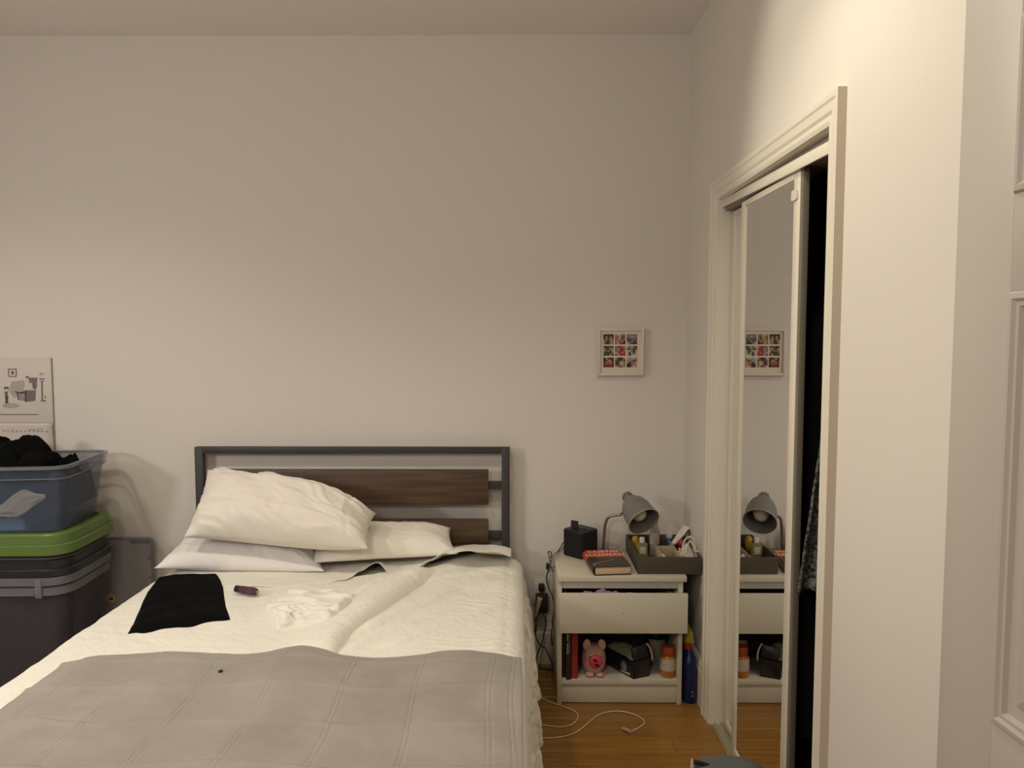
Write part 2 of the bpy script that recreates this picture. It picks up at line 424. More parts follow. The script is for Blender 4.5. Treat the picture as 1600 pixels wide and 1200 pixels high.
# sliding mirror doors
def mirror_door(n, y0, y1, xf, label):
    d = thing('door_%d' % n, (xf, y0, .013), label, None); struct(d)
    z0, z1, fw, tk = .013, 1.950, .040, .014
    bx('frame_stile', (xf, y0, z0), (xf + tk, y0 + fw, z1), 'doorframe', d, bevel=.003)
    bx('frame_stile', (xf, y1 - fw, z0), (xf + tk, y1, z1), 'doorframe', d, bevel=.003)
    bx('frame_rail', (xf, y0 + fw, z0), (xf + tk, y1 - fw, z0 + .03), 'doorframe', d, bevel=.002)
    bx('frame_rail', (xf, y0 + fw, z1 - .02), (xf + tk, y1 - fw, z1), 'doorframe', d, bevel=.002)
    bx('mirror_pane', (xf + .004, y0 + fw - .004, z0 + .02), (xf + .010, y1 - fw + .004, z1 - .012), 'mirror', d, bevel=0)
    for ya_, yb_ in ((y0 + fw, y0 + fw + .006), (y1 - fw - .006, y1 - fw)): bx('frame_bead', (xf + .001, ya_, z0 + .03), (xf + .0038, yb_, z1 - .02), 'doorframe', d, bevel=0)
    return d
d1 = mirror_door(1, 2.118, 2.665, XR + .015, 'mirrored closet door in front, its glass reflecting the nightstand')
bx('frame_return', (XR + .0165, 2.098, .013), (XR + .034, 2.117, 1.952), 'doorside', d1, bevel=.001)
MB().prism(rrect(0, 0, .014, .022, .008, 3), 0, .004, T(XR + .0145, 2.15, 1.885) @ Matrix.Rotation(R(-90), 4, 'Y')).build('sticker', 'whiteplastic', d1)
mirror_door(2, 2.27, 2.866, XR + .040, 'rear mirrored closet door, mostly hidden behind the front one')

# open panelled room door along the right wall
dr = struct(thing('door_3', (.66, .385, 0), 'white panelled room door standing open beside the closet wall', None))
DX0, DX1, y0, y1 = .66, .695, .385, 1.172
b = MB()
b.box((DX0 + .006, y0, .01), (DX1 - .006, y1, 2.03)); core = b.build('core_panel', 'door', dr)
stile = .122
zr = [(.01, .22), (.83, .965), (1.565, 1.695), (1.93, 2.03)]
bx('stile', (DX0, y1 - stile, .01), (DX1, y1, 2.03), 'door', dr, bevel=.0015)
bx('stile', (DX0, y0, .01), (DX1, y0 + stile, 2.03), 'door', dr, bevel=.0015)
ym = (y0 + y1) / 2
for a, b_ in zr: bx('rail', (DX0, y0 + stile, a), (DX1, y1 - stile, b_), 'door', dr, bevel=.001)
for (za, zb) in ((.22, .83), (.965, 1.565), (1.695, 1.93)):
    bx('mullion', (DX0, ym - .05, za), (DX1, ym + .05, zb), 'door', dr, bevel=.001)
    for ya, yb in ((y0 + stile, ym - .05), (ym + .05, y1 - stile)):
        # moulding ring then raised field
        def loop(off, x): return [(x, ya + off, za + off), (x, yb - off, za + off), (x, yb - off, zb - off), (x, ya + off, zb - off)]
        lv = [(0, DX0 + .0002), (.003, DX0 - .004), (.010, DX0 - .005), (.014, DX0 - .001), (.020, DX0 - .001), (.024, DX0 + .005), (.040, DX0 + .0055), (.055, DX0 + .001)]
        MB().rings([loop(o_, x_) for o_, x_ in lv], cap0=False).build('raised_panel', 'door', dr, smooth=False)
MB().lathe([(.026, 0), (.026, .006), (.010, .008), (.010, .035), (.024, .045), (.028, .06), (.018, .072), (0.001, .074)], 20, T(DX0, y0 + .06, .93) @ Matrix.Rotation(R(-90), 4, 'Y')).build('knob', 'chrome', dr, smooth=True, angle=40)
dr.location = (.66 + .787 * math.sin(R(3)), 1.172 - .787 * math.cos(R(3)), 0); dr.rotation_euler = (0, 0, R(3))
t3 = struct(thing('trim_3', (XR, .36, 0), 'white casing round the room doorway', None))
for a, b_ in ((DY1, DY1 + .06), (DY0 - .06, DY0)): bx('casing_board', (XR - .016, a, 0), (XR, b_, DH + .06), 'trim', t3)
bx('casing_board', (XR - .016, DY0, DH), (XR, DY1, DH + .06), 'trim', t3)

# ============================================================ THE BED
BX0, BX1, BY0, BY1 = -1.405, -.005, 1.32, 3.34
bed = thing('bed', (-.72, 3.36, 0), 'dark metal bed frame with a brown wood-slat headboard against the wall', 'bed')
HY0, HY1 = 3.352, 3.384
for xa, xb in ((-1.422, -1.386), (-.068, -.032)): bx('post', (xa, HY0, 0), (xb, HY1, 1.003), 'metal', bed, bevel=.0015)
bx('top_rail', (-1.386, HY0, .974), (-.068, HY1, 1.003), 'metal', bed, bevel=.0015)
for za, zb in ((.815, .849), (.59, .626)): bx('cross_rail', (-1.386, HY0 + .008, za), (-.068, HY1 - .002, zb), 'metal', bed, bevel=.001)
for za, zb in ((.749, .906), (.53, .685)): bx('wood_slat', (-1.328, HY0 - .010, za), (-.126, HY0 + .0075, zb), 'darkwood', bed, bevel=.0015)
for xa, xb in ((-1.40, -1.365), (-.05, -.015)): bx('side_rail', (xa, 1.34, .20), (xb, HY0, .27), 'metal', bed, bevel=.002)
bx('foot_rail', (-1.40, 1.31, .20), (-.015, 1.34, .27), 'metal', bed, bevel=.002)
for xa, xb in ((-1.40, -1.365), (-.05, -.015)): bx('leg', (xa, 1.31, 0), (xb, 1.345, .20), 'metal', bed, bevel=.002)
for k in range(9):
    yy = 1.45 + k * .22; bx('support_slat', (-1.365, yy, .22), (-.05, yy + .06, .24), 'metal', bed, bevel=.001)
mt = MB().box((BX0 + .01, 1.345, .27), (BX1 - .012, 3.335, .53)).build('mattress', 'mattress', bevel=.035, seg=3)
props(mt, 'thick pale mattress under the white bedding, on the metal bed frame', 'mattress')

# --- cloth surfaces. top height of the white quilt
RA = onZ(497, 1020, .56).to_2d(); RB = onZ(652, 890, .575).to_2d()
RDir = (RB - RA).normalized(); RN = Vector((RDir.y, -RDir.x)); RL = (RB - RA).length
def sm(a, b_, x):
    t = min(1, max(0, (x - a) / (b_ - a))); return t * t * (3 - 2 * t)
def fold(x, y, p, q, wl, wr_, h, fade=.08):
    """soft ridge from p to q: gentle on the left side, steep on the right"""
    p = Vector(p); q = Vector(q); d = (q - p); L_ = d.length; d /= L_; n = Vector((d.y, -d.x))
    r = Vector((x, y)) - p; t = r.dot(d); s = r.dot(n)
    e = sm(-fade, fade, t) * (1 - sm(L_ - fade, L_ + fade, t))
    if s < 0: g = math.exp(-(s / wl) ** 2)
    else: g = math.exp(-(s / wr_) ** 2)
    return h * g * e
def PZ(x, y, z=.56): return onZ(x, y, z).to_2d()
FOLDS = [(PZ(640, 905), PZ(760, 866), .05, .03, .02),
         (PZ(560, 985), PZ(700, 925), .045, .022, .018), (PZ(600, 1008), PZ(770, 950), .045, .022, .015), (PZ(540, 1012), PZ(660, 968), .03, .015, .012),
         (PZ(690, 900), PZ(790, 885), .02, .03, .010), (PZ(560, 925), PZ(610, 900), .03, .025, .015)]
RP = [PZ(490, 1030), PZ(525, 985), PZ(575, 950), PZ(625, 915), PZ(668, 890)]
def roll(x, y):
    """rolled-back fold of the quilt: long soft rise on the left, round drop and crease on the right"""
    best = None; tt = 0; L_ = 0
    p = Vector((x, y))
    for a, b_ in zip(RP, RP[1:]):
        d = b_ - a; ln = d.length; d = d / ln; t = min(ln, max(0, (p - a).dot(d))); q = a + d * t
        n = Vector((d.y, -d.x)); ds = (p - q).length
        if best is None or ds < abs(best): best = ds if (p - q).dot(n) > 0 else -ds; tt = L_ + t
        L_ += ln
    if best < -.16 or best > .09: return 0
    e = sm(0, .10, tt) * (1 - sm(L_ - .13, L_, tt)); w = .045
    if best <= 0: return .036 * e * sm(-.16, 0, best)
    if best < w: return .036 * e * math.sqrt(max(0, 1 - (best / w) ** 2)) - .004 * e * sm(w * .8, w, best)
    return -.004 * e * (1 - sm(w, w + .03, best))
def Zq(x, y):
    z = .545 + .006 * nz(x, y, 1, 3.1) + .0042 * nz(x, y, 5, 9) + .0020 * nz(x * .8 + y * .3, y, 7, 26) + .0006 * nz(x, y, 17, 48)
    for f_ in FOLDS: z += fold(x, y, *f_)
    z += roll(x, y)
    e = sm(-.42, -.12, x) * sm(1.9, 2.3, y)
    z += .0020 * e * math.sin(2 * PI * (y + .08 * nz(x, y, 3, 4)) / .030) * (.5 + .9 * nz(x, y, 2, 9))
    z -= .022 * sm(-.07, .02, x) + .012 * sm(-1.33, -1.42, x)
    return z
def drape(s_, xr, r):
    """arc length past edge xr -> (x offset, drop)"""
    t = s_ - xr
    if t <= 0: return 0, 0
    if t < r * PI / 2: return r * math.sin(t / r) - t, r * (1 - math.cos(t / r))
    return r - t, r + t - r * PI / 2
def qedge(x):       # where the quilt ends towards the pillows
    k = sm(-.72, -.42, x); k2 = sm(-.45, -.2, x)
    return 2.95 + .10 * k + .21 * k2 - .03 * sm(-.14, -.02, x)
def cover_fn(xl, xr, r, hangl, hangr, yfoot, hangf, top, edge, flare, seed, rf=.05):
    def fn(u, v):
        s_ = xl - hangl + u * (xr + hangr - xl + hangl)
        xt = min(max(s_, xl), xr)
        ye = edge(xt); yy = yfoot - hangf + v * (ye - yfoot + hangf)
        ox, dz = 0, 0; x = s_; hang = 0
        if s_ > xr:
            o_, dz = drape(s_, xr, r); x = s_ + o_; hang = max(0, dz - r)
            x += flare * hang + .022 * math.sin(yy * 2 * PI / .31 + seed) * min(1, hang / .25) + .009 * math.sin(yy * 2 * PI / .085 + 3 * nz(yy, dz * .5, seed, 3)) * min(1, hang / .1) + .008 * nz(yy, dz, seed, 14) * min(1, hang / .04) + .006 * nz(yy, dz, seed + 3, 40) * min(1, hang / .03)
        elif s_ < xl:
            o_, dz = drape(-s_, -xl, r); x = s_ - o_; hang = max(0, dz - r)
            x -= flare * hang + .018 * math.sin(yy * 2 * PI / .37 + seed) * min(1, hang / .25) - .006 * nz(yy, dz, seed, 10) * min(1, hang / .05)
        y_ = yy; dzf = 0
        if yy < yfoot:
            o_, dzf = drape(-yy, -yfoot, rf); y_ = yy - o_; y_ -= .05 * dzf
        z = top(xt, max(y_, yfoot)) - max(dz, dzf)
        return (x, y_, z)
    return fn
qf = cover_fn(-1.385, -.035, .055, .40, .44, 1.36, .3, Zq, qedge, .09, 1.0)
quilt = MB().grid(qf, 380, 360).build('quilt', 'quilt', smooth=True, solid=-.007)
props(quilt, 'white quilted coverlet spread over the bed, hanging down its sides', 'quilt')

# grey blanket laid across the foot, stitched in squares
LX = [-.01, -.068, -.262, -.456, -.650, -.844, -1.038, -1.225]
LY = [2.145, 1.985, 1.795, 1.605]
def Zg(x, y):
    z = Zq(x, y) * .35 + .548 * .65 + .018
    for p, h in ((-1.0, .006), (-.62, .02), (-.17, .010), (-.33, -.002)):
        z += h * math.exp(-((x - p) / .10) ** 2) * (.35 + .65 * sm(1.75, 2.16, y))
    z += .004 * nz(x, y, 11, 5) + .002 * nz(x, y, 12, 17)
    # pillowing between the seams and narrow stitched grooves
    wob = .006 * math.sin(y * 9 + x * 3)
    for lx in LX:
        dx = x - lx - wob
        for o_ in (-.006, .006): z -= .0012 * math.exp(-((dx - o_) / .0028) ** 2)
    wy = .010 * math.sin(x * 8.5 + 1) + .004 * math.sin(x * 21)
    for ly in LY:
        dy = y - ly - wy * (1 if ly < 2.1 else .3)
        z -= .0056 * math.exp(-(dy / .0036) ** 2); z += .004 * math.exp(-((dy + .012) / .012) ** 2)
    z += .007 * fold(x, y, (-1.38, 1.66), (-1.02, 1.86), .03, .02, 1) + .008 * fold(x, y, (-1.36, 1.60), (-1.08, 1.74), .02, .015, 1) + .006 * fold(x, y, (-1.34, 1.76), (-1.1, 1.93), .02, .02, 1)
    z -= .018 * sm(-1.22, -1.34, x)
    return z
def gedge(x): return 2.168 + .012 * math.sin(x * 7 + 2) + .032 * math.exp(-((x + .62) / .11) ** 2) + .010 * math.exp(-((x + .17) / .09) ** 2) - .02 * sm(-1.18, -1.32, x)
gf0 = cover_fn(-1.29, .0, .05, .012, .012, 1.372, .3, Zg, gedge, .0, 3.0, rf=.065)
gb = MB().grid(gf0, 470, 330).build('blanket', 'greyblanket', smooth=True, solid=-.009)
props(gb, 'grey stitched blanket folded across the foot of the bed', 'blanket')

# top sheet band, over the quilt edge left, under it at right
SPX = [(235, 900), (300, 907), (368, 916), (440, 916), (500, 909), (540, 905), (562, 893), (590, 884), (614, 897), (650, 887), (672, 876), (700, 865), (730, 860), (765, 861), (792, 868)]
SW = [PZ(a, b_, .558) for a, b_ in SPX[:-5]]
ARCH = [(650, 887, .004), (672, 876, 0), (700, 865, 0), (730, 860, 0), (765, 861, 0), (792, 868, 0)]
AR = [onY(a, b_, 2.99 + .012 * k) for k, (a, b_, q) in enumerate(ARCH)]
SW = [q for q in SW if q.x < AR[0].x - .01] + [q.to_2d() for q in AR]
def lerp_tab(tab, x):
    if x <= tab[0][0]: return tab[0][1]
    for (a, fa), (b_, fb) in zip(tab, tab[1:]):
        if x <= b_: return fa + (fb - fa) * sm(0, 1, (x - a) / (b_ - a))
    return tab[-1][1]
LIFT = [(AR[0].x - .03, 0)] + [(q.x, max(0, q.z - Zq(q.x, q.y) - .0085)) for q in AR]
def sfront(x): return lerp_tab([(q.x, q.y) for q in SW], x)
def sheet_fn(u, v):
    x = -1.40 + u * 1.375; yf = sfront(x); yy = yf + v * (3.31 - yf)
    z = Zq(x, yy) + .0065 + .0015 * nz(x, yy, 9, 16)
    z += .004 * max(0, math.sin((x + 1.4) * 19)) * math.exp(-(v / .08) ** 2)
    z += .018 * math.exp(-((x + .575) / .045) ** 2) * math.exp(-(v / .25) ** 2)
    z += lerp_tab(LIFT, x) * (.35 + .65 * math.exp(-(v / .35) ** 2))
    return (x, yy, z)
sh = MB().grid(sheet_fn, 220, 60).build('bed_sheet', 'sheet', smooth=True, solid=-.0022)
props(sh, 'smooth white bed sheet showing between pillows and quilt', 'sheet')

# pillows
def pillow(name, bl, br, tr_, tl, th, seed, m, label, flange=.0, wr=.006, group='pillows on the bed', sag=.0, lowfrac=.45, hem=False, bow=(0, 0)):
    bl, br, tr_, tl = map(Vector, (bl, br, tr_, tl))
    nrm = (br - bl).cross(tl - bl).normalized()
    n = 72; b = MB()
    def base(u, v):
        a = .045 * (1 - (2 * v - 1) ** 2); c = .05 * (1 - (2 * u - 1) ** 2)     # corners stick out like ears
        uu = .5 + (u - .5) * (1 - a * 1.2); vv = .5 + (v - .5) * (1 - c * 1.6)
        q = (bl * (1 - uu) + br * uu) * (1 - vv) + (tl * (1 - uu) + tr_ * uu) * vv
        return q + Vector((0, 0, math.sin(u ** 1.5 * PI) * (bow[0] * v - bow[1] * (1 - v))))
    def hgt(u, v):
        e = max(0, (1 - (2 * u - 1) ** 4)) ** .75 * max(0, (1 - (2 * v - 1) ** 4)) ** .75
        return e
    def wrk(u, v):
        edge_ = 1 - min(u, 1 - u, v, 1 - v) * 2
        w1 = noise.noise(Vector((u * 5 + v * 2.2, v * 1.6 - u * 1.5, seed)))
        w2 = noise.noise(Vector((u * 14 + v * 5, v * 4, seed + 5)))
        w3 = noise.noise(Vector((u * 4, v * 13 + u * 3, seed + 9)))
        ridge = (1 - abs(w2) * 2.2)
        w2 = noise.noise(Vector((u * 9 + v * 5 + 2 * w1, v * 2.5 - u * 2, seed + 5))); ridge = 1 - abs(w2) * 2.6
        hm = -.006 * math.exp(-((u - .89) / .008) ** 2) if hem else 0
        return wr * (1.1 * w1 + .8 * max(0, ridge) * (0.3 + edge_) + .6 * w3 * edge_) + hm
    def top(u, v):
        h = hgt(u, v); return base(u, v) + nrm * (th * h * .62 + wrk(u, v) * min(1, h * 3)) + Vector((0, 0, -sag * h))
    def bot(u, v):
        h = hgt(u, v); return base(u, v) - nrm * (th * h * lowfrac) + Vector((0, 0, -sag * h))
    b.grid(top, n, n); b.grid(lambda u, v: bot(u, v), n, n)
    o = b.build(name, m, smooth=True)
    me = o.data; bm = bmesh.new(); bm.from_mesh(me); bmesh.ops.remove_doubles(bm, verts=bm.verts, dist=.0004); bmesh.ops.recalc_face_normals(bm, faces=bm.faces); bm.to_mesh(me); bm.free()
    for p in me.polygons: p.use_smooth = True
    return props(o, label, 'pillow', group)
pillow('pillow', onY(240, 888, 2.96), onY(508, 893, 3.00), onY(500, 848, 3.30), onY(296, 832, 3.30), .13, 3, 'sheet_cool', 'white pillow at left lying flat beneath the leaning cream pillow', wr=.006, lowfrac=.30)
pillow('pillow', onY(488, 880, 3.02), onY(716, 866, 3.08), onY(704, 824, 3.31), onY(486, 822, 3.31), .10, 8, 'sheet', 'white pillow lying flat in front of the right half of the headboard', wr=.004, lowfrac=.30)
up = pillow('pillow', onY(286, 840, 2.95), onY(577, 858, 2.92), onY(588, 802, 3.12), onY(324, 733, 3.27), .19, 21, 'pillowtop', 'plump cream pillow leaning on the headboard, top of the stack', wr=.014, lowfrac=.34, hem=True, bow=(.036, .014))

# crumpled white cloth
def crumple(name, px, z, m, label, cat, hgt=.03, seed=1, n=70, out=None):
    P = [onZ(a, b_, z).to_2d() for a, b_ in px]
    c = sum(P, Vector((0, 0))) / len(P)
    def rad(a):
        d = Vector((math.cos(a), math.sin(a))); best = .02
        for i in range(len(P)):
            p, q = P[i] - c, P[(i + 1) % len(P)] - c; e = q - p
            den = d.x * e.y - d.y * e.x
            if abs(den) < 1e-9: continue
            t = (p.x * e.y - p.y * e.x) / den; s_ = (p.x * d.y - p.y * d.x) / den
            if t > 0 and -1e-6 <= s_ <= 1 + 1e-6: best = max(best, t)
        return best
    b = MB(); seg = 96
    rad_ = [rad(2 * PI * k / seg) for k in range(seg)]
    def fn(u, v):
        k = int(round(u * seg)) % seg; a = 2 * PI * k / seg; r_ = rad_[k] * v
        x, y_ = c.x + r_ * math.cos(a), c.y + r_ * math.sin(a)
        fr = sm(c.y + .04, c.y - .05, y_)
        rg = max(0, 1 - abs(noise.noise(Vector((x * 7 + y_ * 5, y_ * 15, seed)))) * 3.4) ** .8
        rg2 = (1 - abs(noise.noise(Vector((x * 15 + 3, y_ * 30 + x * 9, seed + 4)))) * 2.4) * fr
        h = (1 - v ** 14) * (hgt * (.42 + .40 * max(0, rg) + .42 * max(0, rg2)))
        return (x, y_, Zq(x, y_) + .003 + h)
    b.grid(fn, seg, n, closed_u=True)
    o = b.build(name, m, smooth=True, solid=.002)
    return props(o, label, cat)
crumple('crumpled_cloth', [(414, 944), (424, 962), (433, 979), (458, 970), (470, 977), (516, 974), (548, 950), (556, 934), (528, 922), (480, 920), (444, 921), (430, 936)], .565, 'sheet', 'small crumpled white cloth lying in the middle of the bed', 'cloth', .038, 6)

# folded black garment
gp = [PZ(249, 893), PZ(338, 893), PZ(364, 966), PZ(193, 990)]
def gfn(u, v):
    tl, tr2, br2, bl2 = gp
    p = (tl * (1 - u) + tr2 * u) * (1 - v) + (bl2 * (1 - u) + br2 * u) * v
    p = p + Vector((0, .012 * math.sin(u * 17 + 1) * v ** 6)) + Vector(((.014 * math.sin(v * 5)) * (2 * u - 1), 0)) * (1 - v)
    e = 1 - max(abs(2 * u - 1), abs(2 * v - 1)) ** 8
    lump = .012 * math.exp(-((u - .42) / .06) ** 2) * v ** 4 + .010 * math.exp(-((u - .78) / .12) ** 2) * v ** 4
    return (p.x, p.y, Zq(p.x, p.y) + .004 + e * (.017 + .006 * nz(p.x, p.y, 4, 12) + lump))
g = MB().grid(gfn, 60, 60); 
go = g.build('folded_garment', 'black_cloth', smooth=True, solid=.003)
props(go, 'folded black knit garment lying on the left side of the bed', 'clothing')

# glittery tube
a_ = onZ(369, 919, .574); b_ = onZ(401, 924, .574); ax = (b_ - a_).normalized()
tb = thing('lipstick_tube', (a_ + b_) / 2 - Vector((0, 0, .012)), 'small purple glitter tube with dark cap lying on the white bedding', 'cosmetic')
zz = Zq(*((a_ + b_) / 2).to_2d()) + .013 + .014
a_.z = b_.z = zz
MB().tube([a_, a_ + ax * .002, a_ + ax * .021, a_ + ax * .022], lambda t: .013, 16).build('cap', 'navyplastic', tb, smooth=True, angle=40)
MB().tube([a_ + ax * .022, a_ + ax * .028, b_ - ax * .012, b_ - ax * .002], lambda t: [.0125, .0145, .0145, .012][min(3, int(t * 3 + .1))], 16).build('body', 'glitter', tb, smooth=True, angle=50)
MB().tube([b_ - ax * .002, b_ + ax * .007], .006, 10).build('tip', 'gold', tb)
p = onZ(344.5, 1050, .575); zt = Zg(p.x, p.y)
props(MB().lathe([(.001, 0), (.006, .001), (.0065, .003), (.005, .005), (.001, .006)], 14, T(p.x, p.y, zt + .009)).build('button', 'eye', smooth=True), 'tiny round black button lying on the grey blanket', 'button')

# ============================================================ STORAGE BINS, left
def bin_rings(levels, rot, n=6):
    return [[(x, y_, z) for x, y_ in rrect(cx, cy, hx, hy, r, n, rot)] for (cx, cy, hx, hy, r, z) in levels]
def shell(name, lv, rot, m, parent, t=.003):
    outer = bin_rings(lv, rot); inner = bin_rings([(a, b_, c - t, d - t, r, z + (t if i == 0 else 0)) for i, (a, b_, c, d, r, z) in enumerate(lv)], rot)
    return MB().rings(outer + inner[::-1], True, True).build(name, m, parent, smooth=True, angle=35)
def ringband(name, cx, cy, hx, hy, r, z0, z1, out, rot, m, parent, t=.003):
    lv = [(cx, cy, hx + out, hy + out, r + out, z0), (cx, cy, hx + out, hy + out, r + out, z1), (cx, cy, hx - t, hy - t, r, z1), (cx, cy, hx - t, hy - t, r, z0)]
    rr = bin_rings(lv, rot); return MB().rings(rr + [rr[0]], False, False).build(name, m, parent, smooth=True, angle=35)
# upper blue-tinted tote
RT = R(6.5); TCX, TCY = -2.055, 3.075; hx, hy = .30, .205
tote = thing('storage_tote', (TCX, TCY, .735), 'open blue-tinted storage tote of clothes, topmost of the stack', 'storage bin')
shell('body', [(TCX, TCY, hx - .035, hy - .03, .04, .737), (TCX, TCY, hx - .018, hy - .018, .045, .86), (TCX, TCY, hx, hy, .05, .995)], RT, 'clear_blue', tote, .003)
ringband('rim', TCX, TCY, hx, hy, .05, .985, .997, .012, RT, 'clear_rim', tote)
ringband('ridge', TCX, TCY, hx - .007, hy - .007, .048, .945, .949, .007, RT, 'clear_rim', tote)
cr, sr = math.cos(RT), math.sin(RT)
hp = [(hx + .012, -.10), (hx + .035, -.085), (hx + .038, 0), (hx + .035, .085), (hx + .012, .10)]
hpts = [(TCX + x * cr - y_ * sr, TCY + x * sr + y_ * cr) for x, y_ in hp]
hpi = [(TCX + (x if i in (0, 4) else hx + .006) * cr - y_ * sr, TCY + (x if i in (0, 4) else hx + .006) * sr + y_ * cr) for i, (x, y_) in enumerate(hp)]
MB().prism(rrect(TCX + (hx + .02) * cr, TCY + (hx + .02) * sr, .016, .10, .014, 5, RT), .962, .990).build('handle', 'clear_blue', tote)
# contents
def lump(name, cx, cy, hx_, hy_, z0, z1, m, label, cat, seed, rot=RT, rough=.02, group=None, n=40, flat=6):
    def top(u, v):
        x, y_ = (2 * u - 1), (2 * v - 1)
        e = (max(0, 1 - abs(x) ** flat) * max(0, 1 - abs(y_) ** flat)) ** .5
        rg = 1 - abs(noise.noise(Vector((x * 1.5, y_ * 1.4, seed)))) * 2
        h = z0 + (z1 - z0) * e * (.72 + .28 * rg) + rough * noise.noise(Vector((x * 2.4, y_ * 2.4, seed + 2))) * e
        X, Y = x * hx_, y_ * hy_
        return (cx + X * math.cos(rot) - Y * math.sin(rot), cy + X * math.sin(rot) + Y * math.cos(rot), max(z0, h))
    b = MB().grid(top, n, n).grid(lambda u, v: (top(u, v)[0], top(u, v)[1], z0), n, n)
    return props(b.build(name, m, smooth=True), label, cat, group)
lump('folded_clothes', TCX, TCY + .01, .258, .162, .80, .965, 'navy', 'navy clothes packed inside the blue-tinted tote', 'clothing', 3, flat=16)
lump('folded_towel', TCX - .06, TCY - .02, .185, .140, .741, .799, 'lightblue', 'light blue towel at the bottom of the blue-tinted tote', 'towel', 5, flat=20)
# white cloth pressed against the front wall of the tote
def wfn(u, v):
    x0 = -.29 + u * .50
    zc = .880 - .070 * math.sin(min(1, u * 1.15) * PI * .75) + .055 * max(0, u - .6) * 2
    hh = .036 * (math.sin(u * PI) ** .5) * (1 + .4 * math.sin(u * 9))
    y0 = -(.166 + .004 * math.sin(v * PI)) + .005 * nz(u * 3 + v, v * 2 - u, 4, 3)
    z = zc + (v - .5) * 2 * hh * (1 + .35 * math.sin(u * 17)) + .008 * nz(u, v, 8, 9)
    return (TCX + x0 * cr - y0 * sr, TCY + x0 * sr + y0 * cr, z)
props(MB().grid(wfn, 50, 12).build('rumpled_cloth', 'whitecloth', smooth=True, solid=.004), 'white cloth pressed against the front of the blue-tinted tote', 'cloth')
lump('black_garment', TCX - .085, TCY - .01, .20, .15, .93, 1.085, 'black_cloth', 'black clothes heaped above the rim of the top tote', 'clothing', 9, rough=.012, flat=10)
lump('black_garment', TCX + .135, TCY - .05, .075, .09, .93, 1.030, 'black_cloth', 'lower folded black garment beside the heap in the top tote', 'clothing', 14, rough=.01, flat=8)
lump('black_garment', TCX + .225, TCY + .04, .05, .07, .93, 1.004, 'black_cloth', 'small end of a black garment at the right inside the top tote', 'clothing', 18, rough=.02, flat=4)

# green lid, charcoal lid, clear lid stack, tall bin
GR = R(2); GX, GY = -2.05, 3.085; gx, gy = .315, .215
def lid(name, z0, z1, m, label, out=0, groove=True, cx=GX, cy=GY, step=.5):
    zm = z0 + (z1 - z0) * step
    lv = [(cx, cy, gx + out - .004, gy + out - .004, .085, z0), (cx, cy, gx + out, gy + out, .09, z0 + .004), (cx, cy, gx + out, gy + out, .09, zm - .004), (cx, cy, gx + out - .003, gy + out - .003, .088, zm - .001), (cx, cy, gx + out - .012, gy + out - .012, .082, zm)]
    l2 = [(cx, cy, gx + out - .0125, gy + out - .0125, .082, zm + .0002), (cx, cy, gx + out - .014, gy + out - .014, .08, z1 - .006), (cx, cy, gx + out - .018, gy + out - .018, .078, z1), (cx, cy, gx + out - .045, gy + out - .045, .06, z1), (cx, cy, gx + out - .05, gy + out - .05, .055, z1 - .012)]
    t = thing(name, (cx, cy, z0), label, 'lid', 'lids stacked on the tall bin')
    MB().rings(bin_rings(lv, GR, 8)).build('rim', m, t, smooth=True, angle=30)
    MB().rings(bin_rings(l2, GR, 8)).build('panel', m, t, smooth=True, angle=30)
    return t
LZ = .727
lid('plastic_lid', .653, LZ + .008, 'green', 'bright green plastic lid under the blue-tinted tote', .006, step=.52)
lid('plastic_lid', .636, .6515, 'clear_rim', 'thin clear plastic lid directly under the green lid', -.006)
lid('plastic_lid', .567, .635, 'darkplastic', 'charcoal plastic lid stacked below the green lid', -.004, step=.45)
tall = thing('storage_bin', (GX, GY, 0), 'tall clear storage bin with dark contents standing on the floor', 'storage bin')
shell('body', [(GX, GY + .04, gx - .075, gy - .075, .06, .002), (GX, GY + .02, gx - .045, gy - .045, .065, .25), (GX, GY, gx - .022, gy - .022, .075, .50), (GX, GY, gx - .020, gy - .020, .075, .565)], GR, 'clear_bin', tall)
ringband('rim', GX, GY, gx - .02, gy - .02, .075, .535, .566, .016, GR, 'clear_rim', tall)
ringband('rim', GX, GY, gx - .022, gy - .022, .075, .495, .526, .014, GR, 'clear_rim', tall)
for sx, sy in ((-.10, -1), (.14, -1)):
    pass
bx('latch', (GX + gx - .115, GY - gy + .012 - .006, .488), (GX + gx - .09, GY - gy + .018, .562), 'clear_rim', tall, bevel=.003)
lump('packed_clothes', GX, GY + .03, .215, .125, .006, .47, 'greycloth', 'dark grey clothes filling the tall clear bin', 'clothing', 31, rot=GR, flat=18)

# clear lid standing upright against the wall
x1 = onY(243, 850, 3.385).x; zt = onY(220, 838, 3.385).z
cl = thing('clear_lid', (x1 - .21, 3.375, 0), 'large clear plastic lid standing upright against the wall beside the bins', 'lid')
def wallplate(name, x0, x1_, z0, z1, ya, yb, r, m, parent):
    cx, cz, hx_, hz_ = (x0 + x1_) / 2, (z0 + z1) / 2, (x1_ - x0) / 2, (z1 - z0) / 2
    P = rrect(cx, cz, hx_, hz_, r, 5)
    return MB().rings([[(x, ya, z) for x, z in P], [(x, yb, z) for x, z in P]]).build(name, m, parent, bevel=.002)
wallplate('panel', x1 - .42, x1, 0, zt, 3.374, 3.378, .02, 'clear', cl)
P1 = rrect(x1 - .21, zt / 2, .21, zt / 2, .022, 5); P2 = rrect(x1 - .21, zt / 2, .199, zt / 2 - .011, .018, 5)
rr = [[(x, 3.358, z) for x, z in P1], [(x, 3.3735, z) for x, z in P1], [(x, 3.3735, z) for x, z in P2], [(x, 3.358, z) for x, z in P2]]
MB().rings(rr + [rr[0]], False, False).build('rim', 'clear_rim', cl, smooth=True, angle=30)
